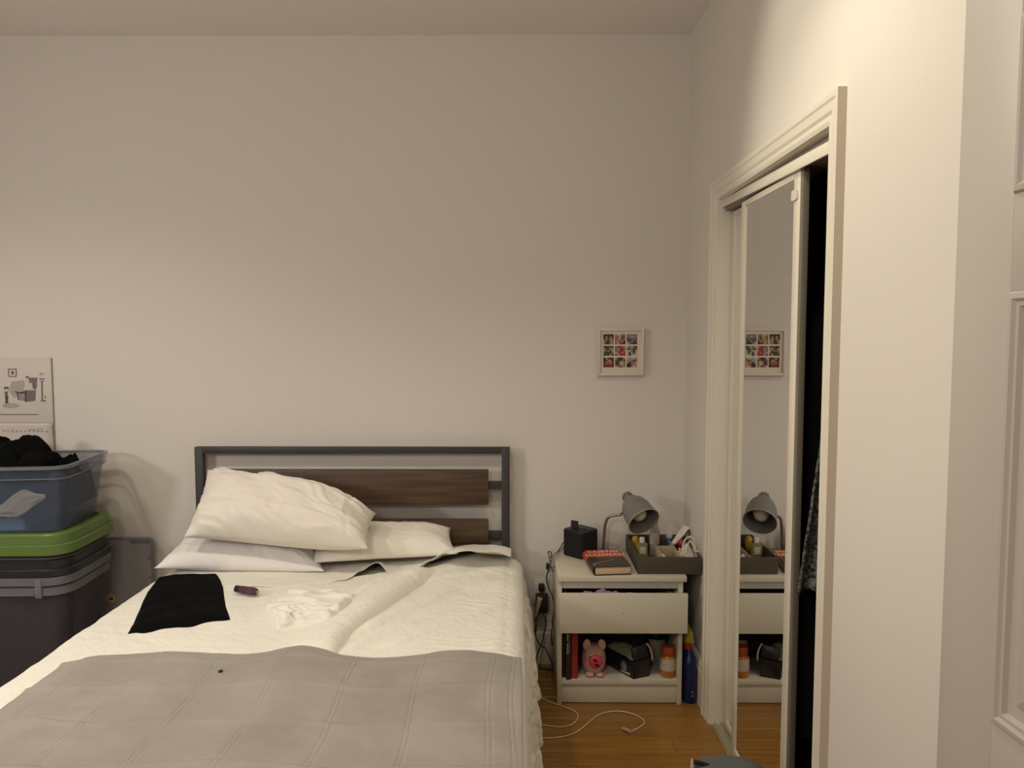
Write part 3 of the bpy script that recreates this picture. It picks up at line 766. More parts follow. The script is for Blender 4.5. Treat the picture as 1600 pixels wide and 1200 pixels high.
for a, b_ in ((x1 - .105, x1 - .065), (x1 - .06, x1 - .022)): bx('slot', (a, 3.364, zt - .028), (b_, 3.3735, zt - .015), 'clear_rim', cl, bevel=.003)
for z in (zt - .10, zt - .185): bx('rib', (x1 - .03, 3.364, z), (x1 - .013, 3.3735, z + .008), 'clear_rim', cl, bevel=.002)
sp = onY(173, 935, 3.372)
st = MB().lathe([(.022, 0), (.022, .0008)], 24, T(sp.x, 3.3735, sp.z) @ Matrix.Rotation(R(90), 4, 'X')).build('sticker', 'yellowlabel', cl); st['label'] = 'round yellow warning sticker'
MB().lathe([(.0175, 0), (.0175, .0006)], 24, T(sp.x, 3.3726, sp.z) @ Matrix.Rotation(R(90), 4, 'X')).build('sticker_face', 'label', st)
b = MB()
MYo = 3.3718
Pm = [(-.012, -.006), (.010, -.006), (.010, .010), (.004, .006), (.002, .000), (-.006, .000)]
b.prism(Pm, 0, .0005, T(sp.x, MYo, sp.z) @ Matrix.Rotation(R(90), 4, 'X')); b.build('pictogram', 'eye', st)
bx('side_label', (sp.x - .034, 3.3728, sp.z - .016), (sp.x - .025, 3.3738, sp.z + .016), 'yellowlabel', cl, bevel=0)

# ============================================================ CALENDAR on the wall
cx1 = -2.079; cx0 = -2.43; zt, zf, zb = 1.397, 1.102, .82
ca = thing('wall_calendar', (-2.25, 3.41, zb), 'black and white cartoon wall calendar hanging above the storage bins', 'calendar')
bx('picture_page', (cx0, 3.414, zf + .001), (cx1, 3.4185, zt), 'paper', ca, bevel=.0005)
MB().grid(lambda u, v: (cx0 + u * (cx1 - .001 - cx0), 3.414 - .006 * math.exp(-((v - 1) / .18) ** 2) * 1 - .001, zb + v * (zf - zb)), 8, 24).build('date_page', 'paper', ca, smooth=True, solid=.0012)
bx('page_edge', (cx1, 3.4135, zb), (cx1 + .004, 3.4185, zt - .004), 'greycable', ca, bevel=0)
def cpx(x, y_): p = onY(x, y_, 3.413); return (p.x, p.z)
def polys(name, items, parent, ypl):
    b = MB(); b.cols = []
    for k, (col, pts) in enumerate(items):
        n0 = len(b.v)
        for x, z in pts: b.v.append(Vector((x, ypl - .00012 * k, z))); b.cols.append(col)
        b.face(*range(n0, n0 + len(pts)))
    return b.build(name, 'ink', parent, recalc=False)
G1, G2, G3, G4, PW = (70, 66, 64), (112, 104, 100), (146, 138, 130), (168, 158, 148), (198, 190, 180)
items = []
def ip(col, *pts): items.append((col, [cpx(x, y_) for x, y_ in pts]))
def el(col, cx, cy, rx, ry, n=14): items.append((col, [cpx(cx + rx * math.cos(2 * PI * k / n), cy + ry * math.sin(2 * PI * k / n)) for k in range(n)]))
ip(G4, (18, 596), (38, 594), (40, 612), (22, 622), (14, 612)); el(G4, 17, 634, 14, 4)
ip(G2, (12, 576), (26, 576), (26, 589), (13, 589)); ip(PW, (14, 577.6), (24.4, 577.6), (24.4, 587.6), (14.6, 587.6)); ip(G1, (17.5, 580), (21, 580), (21.5, 585), (18, 585))
ip(G2, (43, 589), (58, 590), (57.5, 604), (55, 610), (48, 603)); ip(G3, (26, 612), (40, 613), (40, 627), (28, 625))
ip(G2, (41, 610), (56, 610), (55, 626), (41, 628)); ip(G1, (22, 611), (32, 613), (41, 610), (41, 614), (32, 615.5), (24, 613)); ip(G1, (38.5, 611), (41.5, 610), (41, 628), (39, 628)); ip(G1, (26, 613), (28, 613), (30, 625), (28, 624))
ip(PW, (40, 600), (50, 598), (51, 606), (48, 609), (36, 610)); el(PW, 43, 594.5, 2.8, 3.6); ip(G2, (40, 588), (44, 587), (45, 590), (41, 591)); ip(PW, (45, 588), (57, 588.5), (57, 590.5), (45, 590))
ip(G2, (7, 612), (12, 612), (12.5, 619), (8, 619)); ip(G1, (8, 619), (12.8, 619), (12, 629), (9, 629)); el(PW, 10, 608.5, 3, 3.4); ip(G1, (6.5, 607), (8, 604), (14, 605), (13, 607.5), (9, 607), (8, 609.5)); ip(G1, (8, 628), (14, 629), (14, 630), (8, 630))
ip(G2, (61.5, 591), (69.5, 591), (69.8, 592.6), (61.3, 592.6)); ip(G3, (62.5, 584), (66, 582.5), (68.5, 584), (68.8, 587), (68, 584.8), (66, 583.6), (63.5, 584.8), (62.5, 589)); ip(G3, (61.5, 594.5), (69.8, 594.5), (69.8, 595.3), (61.5, 595.3))
ip(G2, (64.6, 595), (66.4, 595), (67, 625), (65.4, 625)); ip(G2, (64, 625), (71.5, 625), (71.5, 627), (64, 627)); ip(G3, (70, 618), (71.5, 618), (71.5, 622), (70, 622))
ip(G2, (1, 646.8), (60, 646.8), (60, 647.8), (1, 647.8))
polys('cartoon_print', items, ca, 3.4135)
items = []
ip(G1, (-2, 669.5), (13, 669.5), (12, 671.5), (-2, 671)); ip(G1, (39, 669), (59, 669), (58, 671.5), (50, 671.5), (40, 670.8)); ip(G3, (16, 669), (23, 669), (23, 671), (16, 671)); ip(G3, (60, 669), (69, 669), (69, 671), (60, 671))
for k in range(11): ip(G2, (6 + k * 6.7, 673), (8.6 + k * 6.7, 673), (8.6 + k * 6.7, 674.3), (6 + k * 6.7, 674.3))
polys('month_print', items, ca, 3.4075)

# ============================================================ PHOTO FRAME
f0 = onY(934, 513, 3.395); f1 = onY(1006, 587, 3.395)
fx0, fx1, fz0, fz1 = f0.x, f1.x, f1.z, f0.z
pf = thing('photo_frame', ((fx0 + fx1) / 2, 3.405, fz0), 'square white frame with nine small photos on the wall above the nightstand', 'picture frame')
t_ = .012
bx('frame_side', (fx0, 3.392, fz0), (fx0 + t_, 3.418, fz1), 'framewhite', pf); bx('frame_side', (fx1 - t_, 3.392, fz0), (fx1, 3.418, fz1), 'framewhite', pf)
bx('frame_side', (fx0 + t_, 3.392, fz0), (fx1 - t_, 3.418, fz0 + t_), 'framewhite', pf); bx('frame_side', (fx0 + t_, 3.392, fz1 - t_), (fx1 - t_, 3.418, fz1), 'framewhite', pf)
bx('mat_board', (fx0 + t_, 3.402, fz0 + t_), (fx1 - t_, 3.412, fz1 - t_), 'framewhite', pf, bevel=0)
K, W_, S1, S2, DK, RD, BL, GN, TN = (30, 22, 20), (190, 180, 165), (190, 140, 110), (130, 85, 62), (66, 44, 34), (150, 40, 40), (110, 125, 145), (92, 96, 66), (160, 132, 96)
PH = [
 [[K, DK, K, DK, K], [K, W_, K, S1, DK], [DK, S1, DK, W_, S2], [W_, S2, K, TN, S1], [TN, K, DK, TN, TN]],
 [[TN, W_, W_, S2, TN], [S2, S2, W_, DK, S2], [S2, S1, S1, DK, S1], [TN, S1, RD, W_, DK], [S2, W_, S2, DK, K]],
 [[BL, BL, BL, BL, BL], [BL, BL, W_, BL, BL], [DK, S2, K, S1, DK], [TN, K, W_, DK, S2], [W_, TN, DK, K, DK]],
 [[DK, K, GN, DK, GN], [W_, DK, DK, W_, TN], [TN, S2, S1, DK, W_], [GN, DK, K, DK, TN], [DK, GN, DK, W_, DK]],
 [[BL, GN, RD, S2, S1], [GN, W_, RD, RD, S2], [GN, TN, RD, RD, TN], [W_, TN, RD, S1, RD], [DK, W_, RD, RD, RD]],
 [[W_, GN, W_, GN, DK], [DK, GN, TN, DK, GN], [W_, W_, BL, K, W_], [W_, K, W_, K, W_], [W_, K, W_, W_, W_]],
 [[K, W_, DK, K, DK], [K, DK, S1, S1, K], [DK, S1, S2, S1, DK], [RD, S2, RD, S2, DK], [K, RD, DK, RD, K]],
 [[W_, K, K, DK, W_], [DK, S2, K, TN, DK], [S2, K, W_, W_, TN], [K, DK, S1, W_, S2], [W_, TN, DK, TN, TN]],
 [[W_, BL, W_, W_, TN], [BL, W_, S2, DK, S2], [W_, K, S1, S2, W_], [K, K, S2, TN, S1], [K, K, S1, W_, TN]]]
pxs = [(942.8, 959), (961, 977.2), (979.3, 995.5)]; pys = [(522.2, 538), (540.5, 556), (558.6, 574)]
k = 0
for (ya, yb) in pys:
    for (xa, xb) in pxs:
        A = onY(xa, ya, 3.401); B = onY(xb, yb, 3.401); rows = PH[k]; k += 1
        b = MB(); b.cols = []
        n = 5
        def cat_(i, j): return rows[j][i]
        for j in range(n):
            for i in range(n):
                for (di, dj) in ((0, 0), (1, 0), (1, 1), (0, 1)):
                    b.v.append(Vector((A.x + (B.x - A.x) * (i + di) / n, 3.4012, A.z + (B.z - A.z) * (j + dj) / n)))
                    nb = [cat_(min(n - 1, max(0, i + di + p_)), min(n - 1, max(0, j + dj + q_))) for p_ in (-1, 0) for q_ in (-1, 0)]
                    c0 = cat_(i, j); b.cols.append(tuple(.55 * c0[c] + .45 * sum(q[c] for q in nb) / 4 for c in range(3)))
                m_ = len(b.v); b.face(m_ - 4, m_ - 1, m_ - 2, m_ - 3)
        b.build('photo', 'ink', pf, recalc=False)

# ============================================================ OUTLET, plugs and cables
oc = onY(846, 905, 3.415); ox0 = onY(833, 930, 3.415).x; ox1 = ox0 + .072; oz1 = oc.z; oz0 = oz1 - .118
ou = thing('wall_outlet', ((ox0 + ox1) / 2, 3.415, oz0), 'white double wall outlet behind the cables left of the nightstand', 'outlet')
bx('cover_plate', (ox0, 3.413, oz0), (ox1, 3.4195, oz1), 'whiteplastic', ou, bevel=.003)
for zc in (oz1 - .035, oz0 + .035): MB().prism(rrect(0, 0, .017, .014, .008, 4), 0, .002, T((ox0 + ox1) / 2, 3.413, zc) @ Matrix.Rotation(R(90), 4, 'X')).build('socket', 'whiteplastic', ou)
q = onY(846, 918, 3.40); qx = q.x
pl = thing('black_plug', (qx, 3.40, oz1 - .06), 'small black plug in the upper socket of the wall outlet', 'plug')
MB().prism(rrect(0, 0, .013, .016, .006, 4), 0, .024, T(qx, 3.411, oz1 - .032) @ Matrix.Rotation(R(90), 4, 'X')).build('body', 'black_plastic', pl, bevel=.002)
MB().tube([(qx, 3.395, oz1 - .045), (qx + .001, 3.385, oz1 - .058), (qx, 3.379, oz1 - .070)], .005, 8, 4).build('cord_stub', 'cable', pl)
c0 = onY(837, 928, 3.36); c1 = onY(856, 957, 3.36)
ch = thing('charger', ((c0.x + c1.x) / 2, 3.37, c1.z), 'black power adapter block plugged into the wall outlet', 'charger')
bx('block', (c0.x, 3.345, c1.z), (c1.x, 3.380, c0.z), 'black_plastic', ch, bevel=.005)
bx('prong', (c0.x + .02, 3.380, c0.z - .03), (c0.x + .032, 3.410, c0.z - .018), 'chrome', ch, bevel=0)
t0 = onY(844, 934, 3.335); t1 = onY(837, 964, 3.335)
tp = thing('beige_plug', t1, 'long beige plug hanging at the front of the black adapter', 'plug')
MB().tube([t0 + Vector((0, .0, .0)), t0 * .5 + t1 * .5, t1], lambda t: .013 - .007 * t, 12, 5).build('body', 'tanplastic', tp, smooth=True)
def cable(name, pts, r, m, label, n=6):
    o = MB().tube(pts, r, 8, n).build(name, m, smooth=True)
    return props(o, label, 'cable', None)
Yc = 3.34
cable('power_cable', [t1, onY(833, 975, 3.33), onY(836, 990, 3.33), onY(838, 998, 3.33), onY(846, 1010, 3.33), onY(852, 1013, 3.30), onY(860, 1030, 3.28), onZ(864, 1040, .004), onZ(863, 1046, .004), onZ(850, 1045, .004), onZ(832, 1040, .004)], .0028, 'cable', 'black cable looping from the beige plug down to the floor')
cable('power_cable', [onY(848, 957, 3.35), onY(853, 973, 3.34), onY(850, 990, 3.34), onY(847, 1005, 3.33), onY(841, 1018, 3.32), onZ(838, 1034, .004), onZ(848, 1036, .004), onZ(862, 1036, .004)], .0026, 'cable', 'black cable dropping from the adapter block to the baseboard')
cable('power_cable', [onY(843, 957, 3.35), onY(838, 968, 3.35), onY(837, 985, 3.34), onY(833, 1005, 3.32), onY(830, 1015, 3.32), onZ(829, 1034, .004)], .0026, 'cable', 'black cable nearest the bed below the adapter block')
bk = onZ(882, 856, .54)
LXE = .155
cable('device_cable', [bk + Vector((-.005, .01, .022)), onZ(872, 861, .545) , onY(864, 868, 3.26), onY(860, 880, 3.26), onY(856, 893, 3.3), onY(854, 905, 3.33), onY(857, 918, 3.34), onY(863, 932, 3.35), onY(866, 950, 3.35), onY(863, 972, 3.35), onY(863, 980, 3.35), onY(861, 992, 3.35), onY(863, 1008, 3.35)], .0024, 'cable', 'thin black cable running from the speaker down beside the nightstand')
cable('device_cable', [bk + Vector((0, -.01, .012)), onZ(873, 862, .542), onY(866, 866, 3.24), onY(862, 876, 3.24), onY(859, 890, 3.28), onY(855, 896, 3.34), onY(854, 905, 3.35), onY(856, 912, 3.36)], .003, 'greycable', 'grey cable looping off the left edge of the nightstand')
cable('cable_loop', [onY(864, 885, 3.30), onY(868, 888, 3.30), onY(867, 893, 3.30), onY(863, 890, 3.31), onY(860, 880, 3.32), onY(858, 868, 3.33), onY(856, 863, 3.33), onY(860, 862, 3.33), onY(862, 868, 3.33), onY(859, 872, 3.33)], .0022, 'cable', 'small black loop of cable knotted beside the nightstand top')
bx_ = onY(856, 884, 3.31); o = bx('ferrite_block', (bx_.x - .008, 3.30, bx_.z - .015), (bx_.x + .006, 3.318, bx_.z + .012), 'black_plastic', bevel=.004); props(o, 'small black ferrite block on the cable left of the nightstand', 'cable part')
# white cable across the floor with a pink end
cable('charging_cable', [onY(842, 1034, 3.27), onZ(838, 1060, .004), onZ(840, 1084, .004), onZ(852, 1094, .004), onZ(880, 1104, .004), onZ(899, 1112, .004), onZ(903, 1121, .004), onZ(895, 1131, .004), onZ(876, 1136, .004), onZ(845, 1134, .004), onZ(836, 1146, .004), onZ(846, 1153, .004), onZ(880, 1151, .004), onZ(905, 1141, .004), onZ(932, 1119, .004), onZ(952, 1112, .004), onZ(975, 1112, .004), onZ(997, 1119, .004), onZ(1007, 1128, .004), onZ(1000, 1136, .004), onZ(988, 1142, .004)], .0022, 'whitecable', 'long white charging cable snaking over the floor below the nightstand')
a_ = onZ(987, 1144, .008); b_ = onZ(973, 1138, .008)
pk = MB().tube([a_, a_ * .7 + b_ * .3, b_ * .8 + a_ * .2, b_], lambda t: .0065, 10).build('cable_plug', 'pinkplastic', smooth=True, angle=40)
props(pk, 'pink plug at the end of the white cable on the floor', 'plug')

# ============================================================ NIGHTSTAND
NX0, NX1, NY0, NY1, NZ = .163, .667, 3.03, 3.40, .535
ns = thing('nightstand', ((NX0 + NX1) / 2, 3.2, 0), 'white laminate nightstand with one drawer left ajar, standing beside the bed', 'nightstand')
bx('top', (NX0 - .001, NY0 - .012, .512), (NX1 + .012, NY1 + .005, NZ), 'white_lam', ns, bevel=.0015)
bx('side_panel', (NX0, NY0, 0), (NX0 + .018, NY1, .511), 'white_lam', ns, bevel=.001)
bx('side_panel', (NX1 - .018, NY0, 0), (NX1, NY1, .511), 'white_lam', ns, bevel=.001)
bx('back_panel', (NX0 + .018, NY1 - .006, .03), (NX1 - .018, NY1, .511), 'inner_dark', ns, bevel=0)
bx('front_rail', (NX0 + .018, NY0 + .004, .480), (NX1 - .018, NY0 + .020, .511), 'white_lam', ns, bevel=.001)
bx('shelf', (NX0 + .018, NY0 + .002, .082), (NX1 - .018, NY1 - .007, .102), 'white_lam', ns, bevel=.001)
bx('plinth', (NX0 + .018, NY0 + .010, .004), (NX1 - .018, NY0 + .026, .081), 'white_lam', ns, bevel=.001)
dw = bx('drawer', (NX0 + .004, NY0 - .056, .318), (NX1 + .008, NY0 - .040, .478), 'white_lam', ns, bevel=.0015)
bx('drawer_side', (NX0 + .030, NY0 - .040, .335), (NX0 + .042, NY1 - .03, .44), 'white_lam', dw, bevel=0)
bx('drawer_side', (NX1 - .042, NY0 - .040, .335), (NX1 - .030, NY1 - .03, .44), 'white_lam', dw, bevel=0)
bx('drawer_bottom', (NX0 + .042, NY0 - .040, .335), (NX1 - .042, NY1 - .03, .340), 'inner_dark', dw, bevel=0)
kp = onY(974.5, 958.5, NY0 - .0565)
MB().lathe([(.0022, 0), (.0022, .0008)], 10, T(kp.x, NY0 - .0562, kp.z) @ Matrix.Rotation(R(90), 4, 'X')).build('screw_hole', 'eye', dw)
# purple cloth peeking out of the drawer
pa = onY(912, 922, 2.985).x; pb = onY(990, 922, 2.985).x
def pfn(u, v):
    x = pa + u * (pb - pa); top_ = .474 + .012 * math.exp(-((u - .42) / .2) ** 2) + .004 * math.sin(u * 21) - .004 * u + .002 * math.sin(u * 50)
    a = v * PI
    return (x, NY0 - .022 - .015 * math.cos(a), .42 + (top_ - .42) * math.sin(a) ** .5)
props(MB().grid(pfn, 50, 14).build('purple_cloth', 'purplecloth', smooth=True, solid=.001), 'crumpled purple cloth poking out of the nightstand drawer', 'cloth')

# --- speaker cube with dock
scx, scy = onY(907, 850, 3.315).x, 3.315; rot = R(43)
spk = thing('speaker', (scx, scy, NZ), 'black cube clock speaker on the nightstand beside the lamp', 'speaker')
hw = .056; SH = .118
def rr_(h, inset, z): return [(x, y_, z) for x, y_ in rrect(scx, scy, h - inset, h - inset, .014, 5, rot)]
MB().rings([rr_(hw, .003, NZ), rr_(hw, 0, NZ + .004), rr_(hw, 0, NZ + SH - .008)]).build('body', 'speaker_cloth', spk, smooth=True, angle=35)
MB().rings([rr_(hw, 0, NZ + SH - .008), rr_(hw, .001, NZ + SH - .003), rr_(hw, .006, NZ + SH)]).build('top_plate', 'black_plastic', spk, smooth=True, angle=35)
MB().box((scx - .040, scy - .012, NZ + SH), (scx + .030, scy - .002, NZ + SH + .003), rotz(R(-35)).to_3x3()).build('dock_slot', 'black_plastic', spk)
MB().box((scx - .044, scy - .004, NZ + SH + .003), (scx - .008, scy + .000, NZ + SH + .034), rotz(R(-35)).to_3x3()).build('dock_flap', 'black_plastic', spk)
p = onZ(903, 868, NZ + .01)
o = bx('teal_connector', (p.x - .012, p.y - .010, NZ), (p.x + .010, p.y + .010, NZ + .026), 'teal', bevel=.004); props(o, 'small teal plastic block between black speaker and book', 'gadget')
p = onZ(881, 856, NZ + .01)
o = bx('cable_connector', (p.x - .012, p.y - .006, NZ + .004), (p.x + .006, p.y + .006, NZ + .014), 'whiteplastic', bevel=.003); props(o, 'white cable connector at the left foot of the black speaker', 'cable part')

# --- desk lamp
lb = onZ(946, 853, NZ); lb.y = 3.315
lm = thing('desk_lamp', (lb.x, lb.y, NZ), 'grey gooseneck desk lamp standing at the back of the nightstand', 'lamp')
lb.x = onY(948, 850, 3.315).x
MB().lathe([(.068, 0), (.070, .004), (.068, .010), (.045, .016), (.012, .019)], 36, T(lb.x, lb.y, NZ)).build('base', 'lampbase', lm, smooth=True, angle=40)
st0 = Vector((lb.x - .016, lb.y, NZ + .015))
pts = [st0, onY(944, 835, 3.315), onY(946, 818, 3.31), onY(951, 808, 3.30), onY(960, 805, 3.29), onY(969, 804, 3.28), onY(975, 798, 3.27), onY(978, 790, 3.262)]
MB().tube(pts, .0064, 12, 8).build('gooseneck', 'chrome', lm, smooth=True)
hc = onY(981, 777, 3.275); oc_ = onY(1005, 813, 3.165)
axd = (oc_ - hc).normalized(); Ln = (oc_ - hc).length
mtx = T(*hc) @ axd.to_track_quat('Z', 'Y').to_matrix().to_4x4()
MB().lathe([(.001, -.024), (.012, -.022), (.020, -.014), (.023, -.003), (.022, .012), (.018, .016)], 28, mtx).build('socket_cap', 'lampgrey', lm, smooth=True)
sf = MB()
for k in range(10):
    a = 2 * PI * k / 10
    P_ = [mtx @ Vector(((.0215 + d_) * math.cos(a + e_), (.0215 + d_) * math.sin(a + e_), z_)) for z_ in (-.010, .008) for d_, e_ in ((0, -.06), (0, .06), (.0022, .06), (.0022, -.06))]
    sf.hexa(P_)
so = sf.build('vent_slots', 'eye', lm)
pr_ = [(.020, .010), (.034, .022), (.052, .048), (.062, .080), (.0665, Ln + .0), (.068, Ln + .008)]
pin = [(r_ - .0018, z_) for r_, z_ in pr_][::-1]
MB().lathe(pr_ + pin, 44, mtx, False, False).build('shade', 'lampgrey', lm, smooth=True, angle=60)
MB().lathe([(.0665, Ln + .002), (.0695, Ln + .002), (.0695, Ln + .008), (.0665, Ln + .008)], 44, mtx, False, False).build('shade_rim', 'frost', lm, smooth=True)
MB().lathe([(.012, .012), (.014, .04), (.028, .072), (.034, .098), (.027, .120), (.013, .129), (.001, .131)], 26, mtx).build('bulb', 'bulb', lm, smooth=True)

# --- the novel
cA = onZ(927, 899, NZ + .004); cB = onZ(988, 897, NZ + .004)
bang = math.atan2((cB - cA).y, (cB - cA).x) ; bang = R(6)
BW, BD, BH = .155, .235, .036
mtx = T(cA.x, cA.y + .004, NZ + .001) @ rotz(bang)
bk_ = thing('novel', cA, 'thick hardback novel with dark and orange-red cover lying on the nightstand', 'book')
mb = MB(); mb.hexa([mtx @ Vector(p) for p in ((.010, .004, .003), (BW - .003, .004, .003), (BW - .003, BD - .004, .003), (.010, BD - .004, .003), (.010, .004, BH - .003), (BW - .003, .004, BH - .003), (BW - .003, BD - .004, BH - .003), (.010, BD - .004, BH - .003))]); mb.build('page_block', 'pages', bk_, bevel=.001)
# cover: profile wraps the spine, split in dark front and red head end
def coverpiece(name, y0_, y1_, m):
    t = .0028
    out_ = [(BW, 0)] + [(.012 - .014 * math.sin(a), BH / 2 - BH / 2 * math.cos(a)) for a in [PI * k / 10 for k in range(11)]] + [(BW, BH)]
    inn = [(BW, BH - t)] + [(.012 - (.014 - t) * math.sin(a), BH / 2 - (BH / 2 - t) * math.cos(a)) for a in [PI * k / 10 for k in range(10, -1, -1)]] + [(BW, t)]
    P_ = out_ + inn
    return MB().rings([[mtx @ Vector((x, y0_, z)) for x, z in P_], [mtx @ Vector((x, y1_, z)) for x, z in P_]]).build(name, m, bk_, smooth=True, angle=40)
coverpiece('cover', 0, .130, 'cover_dark'); rc = coverpiece('cover_band', .130, BD, 'cover_red'); rc['label'] = 'orange-red upper end of the cover'
text_mesh('lettering', 'KRISTIN', .034, mtx @ T(BW * .54, .207, BH + .0003), 'letter', bk_, bold=True)
text_mesh('lettering', 'HANNAH', .036, mtx @ T(BW * .54, .162, BH + .0003), 'letter', bk_, bold=True)
road = [(.004, .010, .014), (.018, .045, .012), (.060, .066, .010), (.098, .088, .008), (.100, .098, .006), (.070, .108, .004), (.040, .118, .003)]
rp = catmull([Vector((a, b_, 0)) for a, b_, c in road], 6); rw = catmull([Vector((c, 0, 0)) for a, b_, c in road], 6)
b = MB()
for i, (p, w2) in enumerate(zip(rp, rw)):
    d = (rp[min(i + 1, len(rp) - 1)] - rp[max(0, i - 1)]).normalized(); n_ = Vector((-d.y, d.x, 0))
    for sg in (-1, 1):
        q_ = p + n_ * w2.x * .5 * sg; q_.x = max(q_.x, .001); q_.z = BH + .0003; b.v.append(mtx @ q_)
    if i: k = len(b.v); b.face(k - 4, k - 3, k - 1, k - 2)
b.build('road_print', 'road', bk_)

# --- compartment tray
TX0, TX1, TY0, TY1, TZ = .487, .742, 3.045, 3.395, .605
tr_ = thing('organiser_tray', ((TX0 + TX1) / 2, 3.22, NZ), 'dark taupe compartment tray of toiletries in the corner of the nightstand', 'tray')
bx('tray_floor', (TX0, TY0, NZ + .0005), (TX1, TY1, NZ + .005), 'tray', tr_, bevel=0)
for a, b_ in (((TX0, TY0, NZ + .005), (TX1, TY0 + .006, TZ)), ((TX0, TY1 - .006, NZ + .005), (TX1, TY1, TZ)), ((TX0, TY0 + .006, NZ + .005), (TX0 + .006, TY1 - .006, TZ)), ((TX1 - .006, TY0 + .006, NZ + .005), (TX1, TY1 - .006, TZ))):
    bx('tray_side', a, b_, 'tray', tr_, bevel=.001)
for xx in (.590, .664): bx('divider', (xx, TY0 + .006, NZ + .005), (xx + .004, TY1 - .006, TZ - .003), 'tray_in', tr_, bevel=.001)
bx('divider', (.594, 3.23, NZ + .005), (.664, 3.234, TZ - .006), 'tray_in', tr_, bevel=.001)
# toiletries
def at_tray(px_, py_, z): return onZ(px_, py_, z)
bt = thing('perfume_bottle', (.535, 3.25, NZ + .005), 'square glass perfume bottle with white label, in the left of the tray', 'bottle')
bcx, bcy = onY(1003, 850, 3.20).x, 3.20
bx('glass_body', (bcx - .023, bcy - .014, NZ + .0055), (bcx + .023, bcy + .014, NZ + .085), 'glass', bt, bevel=.005)
bx('label', (bcx - .013, bcy - .0152, NZ + .042), (bcx + .013, bcy - .0143, NZ + .072), 'label', bt, bevel=0)
bx('stopper', (bcx - .010, bcy - .008, NZ + .086), (bcx + .010, bcy + .008, NZ + .110), 'whiteplastic', bt, bevel=.003)
p = onY(1003, 862, 3.12)
props(MB().lathe([(.001, 0), (.017, .001), (.019, .010), (.019, .034), (.015, .037), (.012, .034), (.001, .033)], 26, T(p.x, 3.12, NZ + .0055)).build('chrome_cap', 'steel', smooth=True, angle=40), 'round chrome jar at the front left of the tray', 'jar')
p = onY(993, 840, 3.33)
props(MB().rings([[(p.x + r_ * math.cos(2 * PI * k / 14) * (1 + .2 * math.sin(3 * k)), 3.33 + r_ * .8 * math.sin(2 * PI * k / 14), NZ + .006 + z_) for k in range(14)] for r_, z_ in ((.010, 0), (.015, .03), (.017, .055), (.011, .070), (.004, .075))]).build('wrapper', 'yellowthing', smooth=True), 'mustard yellow packet behind the perfume bottle in the tray', 'packet')
p = onY(1023, 830, 3.30)
tb2 = thing('tall_bottle', (p.x, 3.30, NZ + .005), 'tall pale bottle standing behind the lamp shade in the tray', 'bottle')
MB().lathe([(.001, 0), (.020, .001), (.021, .004), (.021, .110), (.018, .116), (.014, .118)], 26, T(p.x, 3.30, NZ + .0055)).build('body', 'frost', tb2, smooth=True, angle=40)
MB().lathe([(.015, .1185), (.015, .150), (.013, .152), (.001, .152)], 22, T(p.x, 3.30, NZ + .0055)).build('cap', 'glass', tb2, smooth=True, angle=40)
MB().lathe([(.0214, .05), (.0214, .10)], 26, T(p.x, 3.30, NZ + .0055), False, False).build('label', 'label', tb2, smooth=True)
p = onY(1046, 842, 3.33)
tb3 = thing('blue_bottle', (p.x, 3.33, NZ + .005), 'blue roll-on bottle with white cap at the back of the tray', 'bottle')
MB().lathe([(.001, 0), (.0165, .002), (.0175, .06), (.014, .066)], 22, T(p.x, 3.33, NZ + .0055)).build('body', 'blueliquid', tb3, smooth=True, angle=50)
MB().lathe([(.013, .0665), (.0145, .070), (.0145, .082), (.009, .092), (.001, .094)], 22, T(p.x, 3.33, NZ + .0055)).build('cap', 'whiteplastic', tb3, smooth=True, angle=50)
p = onY(1037, 861, 3.11)
props(MB().lathe([(.001, -.014), (.010, -.010), (.014, 0), (.010, .010), (.001, .014)], 20, T(p.x, 3.13, NZ + .045) @ Matrix.Rotation(R(60), 4, 'X')).build('white_cap', 'whiteplastic', smooth=True), 'small round white cap in the middle compartment of the tray', 'cap')
props(bx('dark_pouch', (.598, 3.10, NZ + .006), (.655, 3.19, NZ + .030), 'maroon', bevel=.009), 'small dark pouch lying in the middle compartment of the tray', 'pouch')
# slanted white tube
a_ = onY(1052, 850, 3.27); b_ = onY(1073, 822, 3.30)
tu = thing('toothpaste_tube', a_, 'white squeeze tube leaning up out of the right side of the tray', 'tube')
dv = (b_ - a_); dn = dv.normalized(); sd = Vector((.8, 0, .6)).cross(dn).normalized(); wd = dn.cross(sd).normalized()
rr = []
for t, w_, h_ in ((0, .009, .008), (.1, .012, .010), (.5, .016, .007), (.85, .019, .003), (1, .020, .001)):
    c_ = a_ + dv * t; rr.append([c_ + wd * w_ * math.cos(2 * PI * k / 16) + sd * h_ * math.sin(2 * PI * k / 16) for k in range(16)])
MB().rings(rr).build('body', 'whiteplastic', tu, smooth=True, angle=50)
MB().tube([a_ - dn * .018, a_ - dn * .0005], .009, 14).build('cap', 'greycable', tu)
cable('hair_tie', [onY(1064, 843, 3.25), onY(1070, 838, 3.26), onY(1075, 829, 3.27), onY(1077, 829, 3.27), onY(1077, 836, 3.27)], .003, 'cable', 'thin black band hanging under the white tube in the tray')['category'] = 'hair tie'
p = onY(1064.5, 849, 3.22)
props(MB().lathe([(.001, 0), (.012, .002), (.015, .02), (.013, .032), (.007, .036), (.001, .037)], 20, T(p.x, 3.22, p.z - .02)).build('red_bottle', 'magenta', smooth=True), 'small crimson bottle between white tube and drawstring bag', 'bottle')
